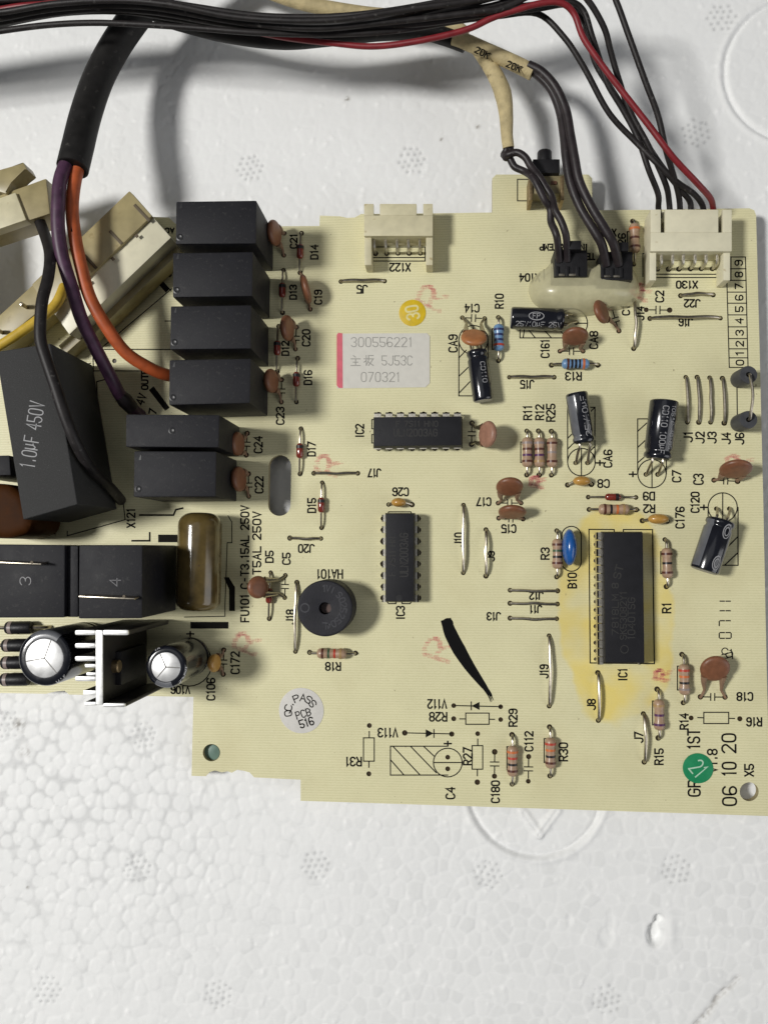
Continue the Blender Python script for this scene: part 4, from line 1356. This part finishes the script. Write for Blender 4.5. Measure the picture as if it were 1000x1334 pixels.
# ------------------------------------------------------------------ relays
def relay(quad, zt, lab, marks, groove=True, z0=0.02):
    c = [P(q[0], q[1], zt).to_2d() for q in quad]
    o = MB().prism(c, z0, zt, 0.035, seg=2).build('relay', M_relay, board, lab)
    for (mx, my, kind) in marks:
        mb = MB()
        p = P(mx, my, zt)
        if kind == 'o':
            mb.lathe([(.0015, 0.0), (.0015, .035), (.008, .05), (.0012, .075)], p, p+UP, 16)
        else:
            mb.prism([(p.x-.02, p.y-.05), (p.x+.03, p.y-.05), (p.x+.03, p.y+.05), (p.x+.015, p.y+.05)], zt-.01, zt+.004)
        mb.build('moulded_mark', M_mark, o)
    return o


RZ = 1.78
relay([(228.5, 317.5), (333.5, 317), (334, 260.5), (229, 262)], RZ, 'black box relay at the top of the column of four', [(234, 309, 'o'), (235, 268, 't')])
relay([(224.7, 387), (328.6, 385.5), (329.6, 327.6), (225, 329)], RZ, 'black box relay second from the top of the column', [(230, 378, 'o'), (231, 334, 't')])
relay([(221, 455), (326.8, 454), (327.2, 397), (222, 398.4)], RZ, 'black box relay third from the top with a pale scuff', [(227, 446, 'o'), (228, 404, 't')])
relay([(219.7, 527.5), (325.6, 525), (326.7, 466.7), (220.4, 468.6)], RZ, 'black box relay lowest in the column of four', [(225, 518, 'o'), (226, 475, 't')])
relay([(163.5, 582), (285, 583), (285.8, 540.2), (163.8, 539.5)], RZ, 'narrow black relay above its twin near printed C24', [(224, 561, 'o')])
relay([(173.6, 647.5), (281, 647), (281.8, 588), (174.5, 587.5)], RZ, 'black box relay near printed C22', [(180, 637, 'o'), (182, 596, 't')])
BZ = 2.2
for (q, dg, dx, dy, blade, lab) in (([(-8, 805), (84, 804.5), (84.5, 710), (-8, 709)], '3', 33, 757, (-10, 62, 733), 'large black relay with blade terminal marked 3'),
                                    ([(102, 806), (185, 805.5), (185.5, 710), (103, 710)], '4', 150, 758.5, (110, 182, 777.5), 'large black relay with blade terminal marked 4')):
    o = relay(q, BZ, lab, [])
    mb = text_mb(MB(), dg, dx, dy, 90, 10, 14, 1.2, BZ+.003)
    mb.build('moulded_digit', mat('relay_digit', (0.055, 0.055, 0.062), 0.4), o, smooth=False)
    x0, x1, y = blade
    c0, c1 = P(x0, y-2.0, BZ), P(x1, y+1, BZ)
    mb = MB()
    mid = (c0+c1)/2
    d = (c1-c0)
    mb.box(None, (d.length, .035, .30), M=Matrix.Translation(mid+UP*.13) @ Matrix.Rotation(math.atan2(d.y, d.x), 4, 'Z') @ Matrix.Rotation(.1, 4, 'X'), bev=.012)
    mb.build('blade_terminal', M_tin, o)
    MB().lathe([(0, .03), (.02, .03), (.02, .0)], P(x0+.72*(x1-x0), y-.5, BZ+.27), P(x0+.72*(x1-x0), y-.5, BZ)+UP*9, 12).build('terminal_dimple', M_slot, o)
c = [P(a, b, BZ-.1).to_2d() for a, b in ((87, 804), (101, 804), (101, 711), (87, 711))]
MB().prism(c, .02, BZ-.12, .02).build('relay_rib', M_relay, board, 'narrow rib between the two large relays')

# ------------------------------------------------------------------ film capacitors, fuse cover
FZT = 2.15
c = [P(a, b, FZT).to_2d() for a, b in ((30, 677), (101, 657), (66, 447), (-6, 458))]
o = MB().prism(c, 0.05, FZT, .03, seg=3).build('film_capacitor', M_film, board, 'large black block capacitor marked in white on top')
mb = MB()
st_, W_ = strokes('1.0\u00b5F 450V')
text_mb(mb, '1.0\u00b5F 450V', 42, 566, 81, 86, 19, 1.5, FZT+.003)
mb.build('lettering', M_print, o, smooth=False)
c = [P(a, b, 1.5).to_2d() for a, b in ((-30, 700), (12, 702), (38, 694), (44, 676), (30, 645), (12, 630), (-30, 628))]
MB().prism(c, .05, 1.5, .22, seg=4).build('dipped_capacitor', M_brownfilm, board, 'glossy brown dipped capacitor under the black block')
c = [P(a, b, 1.7).to_2d() for a, b in ((-40, 620), (14, 619), (12, 593), (-40, 594))]
MB().prism(c, .05, 1.7, .03).build('relay', M_relay, board, 'relay half hidden behind the black block at the left edge')
pa, pb = P(258, 795, .62), P(261, 668, .62)
ln = (pb-pa).length
R = S(29, .62)
prof = [(0, 0.0)]+[(.2*(1-math.cos(t*PI/16)), R-.2+.2*math.sin(t*PI/16)) for t in range(9)]+[(ln-.3+.3*math.sin(t*PI/16), R-.3+.3*math.cos(t*PI/16)) for t in range(9)]+[(ln, 0.0)]
prof = [(d, r) for d, r in prof]
o = MB().lathe(prof, pa, pb, 36).build('fuse_cover', M_goldtube, board, 'glossy amber brown fuse cover lying beside printed FU101')
for yy in (676, 790):
    MB().box(tuple(P(262, yy, .12)), (.5, .12, .24), bev=.02).build('fuse_clip', M_brass, o)

# ------------------------------------------------------------------ rectifier diodes, standing capacitors, heatsink
for k, (y, x0, x1) in enumerate(((818, 8, 42), (841, 4, 40), (863.5, 3, 38), (885.5, 2, 38))):
    a, b = P(x0, y, .18), P(x1, y-.5, .18)
    ln = (b-a).length
    R = .145
    o = MB().lathe([(0, .05), (.01, R*.85), (.05, R), (ln-.05, R), (ln-.01, R*.85), (ln, .05)], a, b, 20).build('rectifier_diode', M_blackpl, board, ['topmost', 'second', 'third', 'lowest'][k]+' of four black rectifier diodes at the left edge')
    MB().lathe([(.08, R), (.08, R+.004), (.16, R+.004), (.16, R)], a, b, 20).build('cathode_band', BAND['grey'], o)
    MB().tube([a-Vector((.35, 0, .2)), a-Vector((.3, 0, .05)), a-Vector((.15, 0, 0)), a+Vector((.03, 0, 0))], .04, 8).build('lead', M_tin, o)
    MB().tube([b+Vector((.35, 0, -.2)), b+Vector((.3, 0, -.05)), b+Vector((.15, 0, 0)), b-Vector((.03, 0, 0))], .04, 8).build('lead', M_tin, o)


def standing(px, py, rp, h, lab, scores, texts, stripe):
    """top centre at photo pixel"""
    c = P(px, py, h)
    R = S(rp, h)
    base = Vector((c.x, c.y, 0.03))
    rt = R*.70
    prof = [(0, R*.9), (.0, R*.94), (.04, R), (.12, R), (.16, R*.92), (.22, R*.92), (.26, R), (h-.10, R), (h-.05, R*.975), (h-.02, R*.91), (h-.008, R*.83), (h-.012, rt)]
    o = MB().lathe(prof, base, base+UP, 48).build('electrolytic_capacitor', M_sleeve, board, lab)
    zt = h+.03-.02
    MB().lathe([(h-.06, rt+.01), (h-.012, rt*.995), (h-.004, rt*.96), (h-.006, 0)], base, base+UP, 48).build('aluminium_top', M_alu, o)
    mb = MB()
    for an in scores:
        d = Vector((math.cos(an), math.sin(an), 0))
        T = Vector((-d.y, d.x, 0))
        q0, q1 = base+UP*(h-.0035), base+UP*(h-.0035)+d*rt*.97
        mb.add([q0-T*.012, q1-T*.012, q1+T*.012, q0+T*.012], [(0, 1, 2, 3)])
    mb.build('vent_score', M_score, o, smooth=False)
    # grey polarity stripe folded over the shoulder
    a0, a1 = stripe
    pr = [(.26, R+.002), (h-.10, R+.002), (h-.05, R*.975+.002), (h-.02, R*.91+.002), (h-.006, R*.83), (h-.0105, rt+.012)]
    MB().lathe(pr, base, base+UP, 10, a0=a0, a1=a1, ref=(1, 0, 0)).build('polarity_stripe', M_stripe, o)
    for s, an in texts:
        rr = rp*.86
        st, Wd = strokes(s)
        mb = text_mb(MB(), s, px+rr*math.cos(an), py-rr*math.sin(an), math.degrees(an)-90, rp*.11*len(s)+2, rp*.17, 1.0, h+.006)
        mb.build('lettering', M_print, o, smooth=False)


standing(58.5, 857.5, 37.5, 2.0, 'larger standing capacitor with silver top left of the heatsink', (math.radians(70), math.radians(190), math.radians(-48)), (('4+0', math.radians(-52)),), (math.radians(55), math.radians(125)))
standing(216.5, 869, 28, 1.75, 'smaller standing capacitor with silver top right of the heatsink', (math.radians(115), math.radians(-2), math.radians(-130)), (('40', math.radians(118)), ('16V', math.radians(-12)), ('47\u00b5F', math.radians(-35))), (math.radians(-125), math.radians(-70)))

HH = 2.55
mb = MB()


def plate(x0, y0, x1, y1, zt=HH, z0=.05, bev=.02):
    mb.prism([P(a, b, HH).to_2d() for a, b in ((x0, y1), (x1, y1), (x1, y0), (x0, y0))], z0, zt, bev)


plate(124.5, 821, 133.8, 918.5)
for k, y in enumerate((824.3, 841.3, 858.3, 884.5)):
    plate(96.8, y-3.6, 124.9, y+3.6, bev=.05)
plate(108, 899.5, 124.9, 906)
plate(110, 914.5, 124.9, 919.5)
plate(110, 865, 124.8, 870.2, bev=.03)
plate(112, 876, 124.8, 880.5, bev=.03)
plate(133.4, 820.5, 167, 828, bev=.045)
plate(133.4, 916.2, 163, 922, bev=.045)
mb.m = [1 if min(mb.v[i][2] for i in q) > HH-.055 else 0 for q in mb.f]
o = mb.build('heatsink', [M_anod, M_heat], board, 'finned silver heatsink standing between two capacitors')
# power transistor on its right face
c = [P(a, b, 1.9).to_2d() for a, b in ((137.5, 893), (158, 893), (158, 849), (137.5, 849))]
t_ = MB().prism(c, .5, 1.9, .03).build('power_transistor', M_blackpl, board, 'black power transistor bolted to the heatsink')
p = P(150, 869, 2.1)
MB().lathe([(0, .13), (.14, .13), (.16, .11), (.16, .0)], p-Vector((.10, 0, .1)), p+Vector((1, 0, -.1)), 16).build('bolt', M_brass, t_)
c = [P(a, b, 2.3).to_2d() for a, b in ((135.5, 900), (139.5, 900), (139.5, 842), (135.5, 842))]
MB().prism(c, .5, 2.3, .01).build('mounting_tab', M_brass, t_)


# ------------------------------------------------------------------ connectors on the upper edge
def header(lab, x0, x1, yt, yb, yleg, zt, pins, m, notches, wall):
    mb = MB()

    def blk(a0, b0, a1, b1, z0, z1, bev=.015):
        mb.prism([P(a, b, (z0+z1)/2 if False else zt).to_2d() for a, b in ((a0, b1), (a1, b1), (a1, b0), (a0, b0))], z0, z1, bev)
    e = 1.2
    # top plate with notches at the open end, floor, rear wall, side walls reaching back as legs
    xs = [x0]
    for n0, n1, _d in notches:
        xs += [n0, n1]
    xs.append(x1)
    yn = yt+notches[0][2] if len(notches[0]) > 2 else yt+15
    for i in range(0, len(xs), 2):
        blk(xs[i], yt, xs[i+1], yn+.2, zt-.10, zt)
    blk(x0, yn, x1, yb, zt-.101, zt-.001)
    blk(x0+1, yt+2, x1-1, yb, .02, .11)
    blk(x0+1, yb-9, x1-1, yb-.6, .10, zt-.09)
    blk(x0+.2, yt+.6, x0+wall, yleg, .015, zt-.102)
    blk(x1-wall, yt+.6, x1-.2, yleg, .015, zt-.102)
    o = mb.build('connector_header', m, board, lab)
    for (hx, hy) in pins:
        h = P(hx, hy)
        s = P(hx, yb-5, .36)
        s.x = h.x
        MB().tube([s, Vector((h.x, h.y+.12, .36)), Vector((h.x, h.y+.03, .33)), Vector((h.x, h.y, .25)), Vector((h.x, h.y, -.03))], .034, 6, smooth=3).build('pin', M_pin, o)
    return o


NT = [(486.5, 494.5), (542.5, 551)]
header('cream five pin connector with open top at printed X122', 474, 563.5, 265, 307, 343, .62, X122P, M_cream, [(486.5, 494.5, 15), (542.5, 551, 15)], 9)
header('ivory six pin connector holding the wire plug at printed X130', 847, 953, 272.5, 327, 363, .62, X130P, M_ivory, [(860.5, 866, 30), (935.5, 941, 30)], 9)

# push button with metal bracket
o = MB().prism([P(a, b, .5).to_2d() for a, b in ((693, 228), (728, 228), (728, 210), (693, 210))], .06, .62, .02).build('push_button', M_blackpl, board, 'black side push button on the raised tab of the board')
p0, p1 = P(709, 212, .36), P(709, 197, .36)
MB().lathe([(0, S(9.5)), ((p1-p0).length-.03, S(9.3)), ((p1-p0).length, S(8.3))], p0, p1, 24).build('button_cap', M_blackpl, o)
mb = MB()
mb.prism([P(a, b, .5).to_2d() for a, b in ((692, 252), (730, 252), (730, 228.5), (692, 228.5))], .06, .50, .02)
mb.build('switch_body', mat('switch_body', (0.26, 0.22, 0.12), .5, var=.25), o)
for x in (688.5, 729.5):
    MB().prism([P(a, b, .5).to_2d() for a, b in ((x, 262), (x+4.5, 262), (x+4.5, 230), (x, 230))], .0, .56, .01).build('bracket_leg', M_brass, o)
MB().box(tuple(P(721, 238, .52)), (.12, .07, .03)).build('switch_rivet', mat('rivet', (.12, .05, .025), .5), o)

# black sensor sockets embedded in hot glue
for k, (x0, x1, y0, y1) in enumerate(((717, 759, 338, 372), (776, 816, 340, 376))):
    c = [P(a, b, 0).to_2d() for a, b in ((x0, y1), (x1, y1), (x1, y0), (x0, y0))]
    mb = MB()
    mb.prism(c, .0, .62, .02)
    c2 = [P(a, b, 0).to_2d() for a, b in ((x0+3, y1-10), (x1-3, y1-10), (x1-3, y0+2), (x0+3, y0+2))]
    o = mb.build('sensor_socket', M_blackpl, board, ('left' if k == 0 else 'right')+' black socket half sunk in glue')
    mb = MB()
    mb.prism([P(a, b, 0).to_2d() for a, b in ((x0+16, y0+4), (x0+32, y0+4), (x0+32, y0-7), (x0+16, y0-7))], .2, .85, .015)
    mb.build('socket_latch', M_blackpl, o)
    for q in range(3):
        xx = x0+8+q*(x1-x0-16)/2
        MB().prism([P(a, b, .62).to_2d() for a, b in ((xx-2.2, y0+22), (xx+2.2, y0+22), (xx+2.2, y0+9), (xx-2.2, y0+9))], .60, .67, .012).build('rib', M_blackpl, o)
    for q in (.32, .68):
        xx = x0+q*(x1-x0)
        p = P(xx, y0+20, .62)
        MB().box((p.x, p.y, .63), (.16, .05, .04), bev=.008).build('contact', M_tin, o)
GP = [(688, 380), (690, 368), (698, 358), (709, 352), (716, 346), (735, 349), (757, 349), (770, 352), (782, 346), (804, 346), (818, 349), (828, 358), (832, 374), (829, 391), (818, 400), (800, 404), (782, 407), (764, 412), (745, 413), (722, 408), (704, 402), (693, 393)]
cen = Vector((760, 381))
ring = [Vector(v.to_2d()) for v in catmull([Vector((a, b, 0)) for a, b in GP+[GP[0]]], 3)[:-1]]
mb = MB()
lv = [(1.0, 0.0), (.985, .10), (.94, .20), (.86, .29), (.72, .37), (.52, .42), (.28, .45)]
vs, fs = [], []
n = len(ring)
for s_, z_ in lv:
    for q in ring:
        w = cen+(q-cen)*s_
        lump = .03*math.sin(w.x*.09)+.03*math.sin(w.y*.13+1)
        p = P(w.x, w.y, 0)
        vs.append((p.x, p.y, .002+z_*1.35+(lump if z_ > .05 else 0)))
p = P(cen.x, cen.y)
vs.append((p.x, p.y, .62))
for i in range(len(lv)-1):
    for k in range(n):
        fs.append((i*n+(k+1) % n, i*n+k, (i+1)*n+k, (i+1)*n+(k+1) % n))
for k in range(n):
    fs.append(((len(lv)-1)*n+(k+1) % n, (len(lv)-1)*n+k, len(vs)-1))
mb.add(vs, fs)
mb.build('glue_blob', M_glue, board, 'milky hot glue blob around two black sockets', angle=180)

# tall yellowed connector on the left and its pin strip
CZ = 1.35
CZ = 1.4
Q_ = ((90, 436), (223, 309), (171, 250), (44, 372))
tq = [P(a, b, 1.0).to_2d() for a, b in Q_]
du = (tq[1]-tq[0]).normalized()
dv = (tq[2]-tq[1]).normalized()
o = MB().prism(tq, .05, 1.0, .04).build('power_connector', M_ivory, board, 'tall yellowed power connector set slantwise at the left')
sp = (tq[2]-tq[1]).length*.44
CZ = 1.10
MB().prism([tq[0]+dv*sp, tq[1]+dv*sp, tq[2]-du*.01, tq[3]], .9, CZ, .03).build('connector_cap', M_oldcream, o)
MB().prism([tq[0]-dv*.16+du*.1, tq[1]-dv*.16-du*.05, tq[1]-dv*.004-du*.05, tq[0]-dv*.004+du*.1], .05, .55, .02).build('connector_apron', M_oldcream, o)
pd = [P(a, b, CZ) for a, b in Q_]
eu = (pd[1]-pd[0]).normalized()
ev = (pd[2]-pd[1]).normalized()
an_ = math.atan2(eu.y, eu.x)
for (px, py, lu, lvv, nm) in ((185, 277, .07, .5, 'slot'), (151, 309, .07, .4, 'slot'), (178, 307, .07, .07, 'pin_hole'), (147, 337, .07, .07, 'pin_hole'), (118, 341, .07, .4, 'slot'), (114, 367, .07, .07, 'pin_hole')):
    MB().box(tuple(P(px, py, CZ-.002)), (lu, lvv, .03), rz=an_, bev=.004).build(nm, M_slot, o)
c = [P(a, b, .5).to_2d() for a, b in ((84, 462), (228, 333), (224, 318), (76, 450))]
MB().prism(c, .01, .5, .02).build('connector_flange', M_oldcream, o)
c = [P(a, b, 1.0).to_2d() for a, b in ((-20, 462), (88, 375), (78, 338), (-20, 428))]
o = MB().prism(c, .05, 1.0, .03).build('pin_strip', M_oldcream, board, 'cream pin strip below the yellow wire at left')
for (px, py) in ((35, 400), (3, 433)):
    p = P(px, py, 1.0)
    MB().box((p.x, p.y, 1.12), (.075, .075, .3), rz=an_, bev=.015).build('pin', M_tin, o)


# ------------------------------------------------------------------ cables
def wire(parent, pts, r, m, name='wire', label=None, sides=10, sm=6):
    pts = [(a+random.uniform(-1.1, 1.1), b+random.uniform(-.8, .8), z) for a, b, z in pts]
    return MB().tube([P(a, b, z) for a, b, z in pts], r, sides, smooth=sm).build(name, m, parent, label, angle=60)


hn = thing('wire_harness', 'bundle of thin black and red wires plugged into the ivory connector', 'wire harness', tuple(P(900, 280, .2)))
Hh = 1.9
ra = .062
wire(hn, [(-320, 79, 2.0), (-50, 49, 2.0), (0, 41, 2), (60, 33, 2), (120, 29.5, 2), (180, 31, 2), (250, 35, 2), (330, 42, 2), (410, 44, 1.9), (480, 42, 1.9), (540, 36, 1.8), (600, 26, 1.8), (650, 20, 1.7), (700, 18, 1.6), (734, 47, 1.6), (760, 88, 1.5), (786, 135, 1.3), (801, 158, 1.2), (825, 182, 1.1), (856, 213, 1.1), (882, 236, 1.0), (903, 252, .8), (914, 268, .5), (916, 285, .38)], ra, M_wire)
wire(hn, [(-320, 50, 2.0), (-40, 20, 2.0), (0, 12, 2.0), (40, 6, 2.05), (130, 1, 2.1), (260, 24, 1.7), (360, 46, 1.6), (437, 56, 1.6), (489, 60, 1.65), (552, 52, 1.8), (608, 37, 1.9), (645, 21, 2.0), (700, 5, 2.1), (730, 3, 2.1), (748, 17, 2.0), (760, 50, 1.9), (786, 86, 1.8), (814, 122, 1.7), (846, 164, 1.6), (877, 205, 1.5), (908, 239, 1.2), (924, 258, .8), (929, 272, .5), (930, 285, .38)], ra*1.03, M_red, label='red wire')
wire(hn, [(-320, 60, 2.1), (-50, 30, 2.1), (0, 23, 2.1), (60, 12, 2.2), (130, 6, 2.2), (200, 10, 2.2), (280, 24, 2.1), (350, 33, 2.1), (420, 36, 2.1), (500, 28, 2.1), (560, 22, 2.1), (640, 13, 2.1), (705, 5, 2.0), (740, 1, 1.9), (760, 14, 1.8), (771, 46, 1.7), (780, 76, 1.5), (790, 108, 1.35), (812, 142, 1.2), (830, 178, 1.1), (846, 221, 1.0), (856, 253, .7), (857.5, 270, .45), (858, 285, .38)], ra, M_wire)
wire(hn, [(-320, 44, 2.3), (-50, 14, 2.3), (0, 15, 2.3), (70, 5, 2.4), (150, 0, 2.4), (220, 6, 2.4), (300, 20, 2.3), (380, 27, 2.3), (450, 25, 2.3), (530, 12, 2.3), (600, 2, 2.3), (690, -10, 2.2), (748, -10, 2.1), (766, 2, 2.0), (786, 36, 1.8), (796, 66, 1.6), (804, 101, 1.4), (820, 146, 1.2), (846, 192, 1.05), (866, 238, .8), (871, 262, .5), (872, 285, .38)], ra, M_wire)
wire(hn, [(-320, 34, 2.0), (-50, 4, 2.0), (60, -2, 2.1), (160, 5, 2.0), (240, 20, 1.95), (330, 34, 1.9), (410, 38, 1.9), (490, 26, 2.0), (560, 8, 2.1), (640, -12, 2.2), (740, -30, 2.3), (790, -22, 2.2), (803, 3, 2.1), (817, 40, 2.0), (840, 104, 1.8), (856, 151, 1.6), (867, 195, 1.4), (879, 235, 1.0), (885, 260, .6), (886, 285, .38)], ra, M_wire)
wire(hn, [(-320, 66, 1.9), (-50, 36, 1.9), (0, 29, 1.9), (60, 18, 2.0), (130, 12, 2.0), (200, 15, 2.0), (280, 29, 1.9), (350, 38, 1.9), (420, 41, 1.9), (500, 34, 1.9), (560, 29, 1.9), (640, 17, 1.9), (700, 10, 1.8), (740, 6, 1.7), (758, 22, 1.6), (768, 52, 1.45), (776, 84, 1.3), (800, 122, 1.15), (832, 172, 1.0), (860, 214, .95), (886, 246, .8), (898, 264, .5), (899, 285, .38)], ra, M_wire)
for k_, dy in enumerate((-12, -7, -2, 4, 8)):
    wire(hn, [(-320, 60+dy, 1.75), (-50, 26+dy*1.5, 1.75), (0, 20+dy*1.4, 1.8), (80, 9+dy, 1.8), (160, 7+dy, 1.8), (240, 18+dy, 1.8), (330, 31+dy, 1.7), (410, 34+dy, 1.7), (470, 30+dy, 1.8), (530, 20+dy*.8, 1.9), (590, 10+dy, 2.0), (650, -2+dy*1.6, 2.1), (720, -30+dy, 2.2)], ra, M_wire)
MB().prism([P(a, b, .62).to_2d() for a, b in ((865, 286), (936, 286), (936, 270), (865, 270))], .16, .46, .02).build('plug', M_ivory, hn)

# black sleeve with purple and orange wires
pc = thing('power_cable', 'thick black sleeve letting out a purple and an orange wire', 'cable', tuple(P(110, 150, 0)))
pts = [P(a, b, z) for a, b, z in ((330, -95, 1.0), (250, -45, 1.0), (200, -8, .95), (176, 22, .9), (150, 60, .9), (128, 102, 1.05), (112, 148, 1.3), (101, 192, 1.6), (94.5, 219, 1.75))]
mb = MB()
pp = catmull(pts, 8)
mb.tube(pp, .33, 20, smooth=0, caps=False)
mb.tube(pp[-6:], .285, 20, smooth=0, caps=False)
e0 = pp[-1]
tdir = (pp[-1]-pp[-2]).normalized()
mb.lathe([(0, .285), (0.004, .31), (0, .33)], e0, e0+tdir, 20)
mb.lathe([(0, 0), (0, .285)], pp[-6], pp[-6]+tdir, 20)
mb.build('sleeve', M_tube, pc, angle=60)
wire(pc, [(96, 180, 1.6), (88, 205, 1.78), (79.5, 232, 1.95), (76, 262, 2.02), (76.5, 297, 2.0), (81, 335, 1.92), (93, 375, 1.8), (107, 415, 1.65), (126, 455, 1.4), (143, 490, 1.1), (157, 515, .8), (172, 532, .45), (182, 542, .1)], .142, M_purple, label='purple wire', sides=14)
MB().tube([P(154, 512, .85), P(163, 522, .68), P(172, 532, .5)], [.13, .17, .15], 12).build('crimp', M_wired, pc)
wire(pc, [(107, 182, 1.55), (103, 208, 1.66), (96, 238, 1.75), (94, 272, 1.76), (97, 310, 1.74), (105, 348, 1.68), (117, 387, 1.6), (137, 425, 1.45), (163, 458, 1.2), (192, 478, .95), (215, 487, .7), (236, 492, .35)], .138, M_orange, label='orange wire with a black smudge', sides=14)
MB().lathe([(-.09, .141), (.09, .141)], P(96, 299, 1.744), P(98, 314, 1.736), 14, a0=-.9, a1=1.1, ref=(1, 0, .6)).build('smudge', M_brush, pc)

# a second black sleeve dips out under the bundle and runs on to the thermistor sleeve
sc2 = thing('sensor_cable', 'grey black cable in woven beige sleeves branching to the two glued sockets', 'sensor cable', tuple(P(660, 100, 0)))
wire(sc2, [(60, -160, .9), (110, -90, .85), (150, -35, .8), (200, 14, .75), (255, 34, .8), (310, 47, .9), (370, 53, .95), (430, 48, 1.0), (500, 40, .9), (550, 40, .8), (580, 47, .75), (606, 57, .75)], .185, M_tube, 'cable_jacket', sides=14)
wire(sc2, [(300, -30, .5), (350, -12, .5), (390, 2, .5), (430, 11, .5), (480, 18, .5), (540, 24, .6), (588, 34, .7), (604, 46, .72)], .155, M_beige, 'woven_sleeve', sides=14)
wire(sc2, [(592, 48, .85), (608, 54, .86), (630, 64, .88), (655, 75, .9), (676, 85, .9), (694, 94, .9)], .165, M_beige, 'woven_sleeve', sides=16)
MB().tube([P(a, b, z) for a, b, z in ((620, 62, .72), (632, 78, .74), (645, 98, .8), (655, 122, .85), (659, 150, .9), (660, 175, .9), (662, 192, .85))], [.13, .15, .17, .185, .15, .128, .125], 16).build('woven_sleeve', M_beige, sc2, angle=60)
mb = MB()
text_mb(mb, '20K', 628, 68, -27, 19, 8, 1.7, 1.062)
text_mb(mb, '20K', 669, 86, -24, 19, 8, 1.7, 1.078)
mb.build('lettering', M_ink, sc2, smooth=False)
# flat twin lead to the right socket
wire(sc2, [(686, 88, .9), (702, 98, .9), (718, 118, .9), (729, 145, .9), (734, 175, .95), (737, 205, 1.0), (743, 238, 1.0), (757, 272, 1.0), (775, 303, .98), (785, 320, .9), (790, 345, .6)], .098, M_wired, label='left core of the flat twin lead', sides=12)
wire(sc2, [(688, 84, 1.0), (706, 94, 1.02), (724, 114, 1.02), (736, 142, 1.02), (743, 174, 1.05), (747, 205, 1.1), (754, 236, 1.1), (769, 268, 1.08), (788, 298, 1.04), (800, 318, .95), (805, 345, .6)], .098, M_wired, label='right core of the flat twin lead', sides=12)
# twisted pair to the left socket
wire(sc2, [(661, 184, .85), (660, 196, .8), (656.5, 202, .72), (662, 201, .86), (672, 199, .92), (684, 205, .95), (692, 216, .95), (701, 229, .9), (710, 243, .88), (718, 257, .9), (722, 274, 1.0), (730, 287, 1.02), (735, 300, 1.0), (737, 313, .9), (738, 340, .6)], .078, M_wired, label='outer core of the twisted pair', sides=10)
wire(sc2, [(663, 184, .86), (665, 196, .8), (657, 204, .8), (664, 207, .76), (671, 217, .76), (684, 224, .8), (693, 231, .95), (700, 243, 1.0), (709, 260, .98), (716, 272, .9), (718, 288, .88), (722, 301, .95), (726, 314, .9), (727, 340, .6)], .078, M_wired, label='inner core of the twisted pair', sides=10)

# black wire with cream plug hanging at the upper left
bl = thing('plug_lead', 'cream latch plug on a black lead at the upper left', 'plug', tuple(P(30, 270, .9)))
PZ = 1.55
c = [P(a, b, PZ).to_2d() for a, b in ((-40, 312), (65, 278), (60, 231.5), (-40, 268))]
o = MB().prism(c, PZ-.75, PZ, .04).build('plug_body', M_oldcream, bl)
c = [P(a, b, PZ+.08).to_2d() for a, b in ((-30, 308), (34, 286), (20, 250), (-30, 268))]
MB().prism(c, PZ-.2, PZ+.08, .03).build('plug_collar', M_cream, bl)
c = [P(a, b, 1.55).to_2d() for a, b in ((-95, 236), (-260, 236), (-260, 455), (-84, 455))]
MB().prism(c, FZ+.05, 1.55, .05).build('shade_block', M_oldcream, bl)  # unseen block added beyond the plug to cast shade on the foam
c = [P(a, b, PZ+.1).to_2d() for a, b in ((-30, 240), (8, 252), (13, 236), (35, 220), (30, 210.5), (-4, 224), (-30, 228))]
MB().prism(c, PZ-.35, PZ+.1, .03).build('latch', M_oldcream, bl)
wire(bl, [(40, 262, 1.25), (48, 282, 1.3), (58, 304, 1.5), (64, 332, 1.9), (62, 360, 2.2), (55, 390, 2.4), (52, 420, 2.45), (54, 445, 2.45), (60, 468, 2.42), (72, 505, 2.4), (85, 541, 2.35), (100, 579, 2.15), (118, 610, 1.65), (136, 628, 1.1), (150, 642, .55), (158, 652, .1)], .118, M_wire, label='black lead', sides=14)
yl = thing('yellow_wire', 'thick yellow wire crossing the cream pin strip at the left', 'wire', tuple(P(40, 420, 1)))
wire(yl, [(-40, 474, 1.5), (0, 449, 1.45), (30, 430, 1.4), (55, 413, 1.3), (72, 397, 1.2), (82, 380, 1.1), (86, 362, .8)], .11, M_yellow, 'insulation', sides=14)
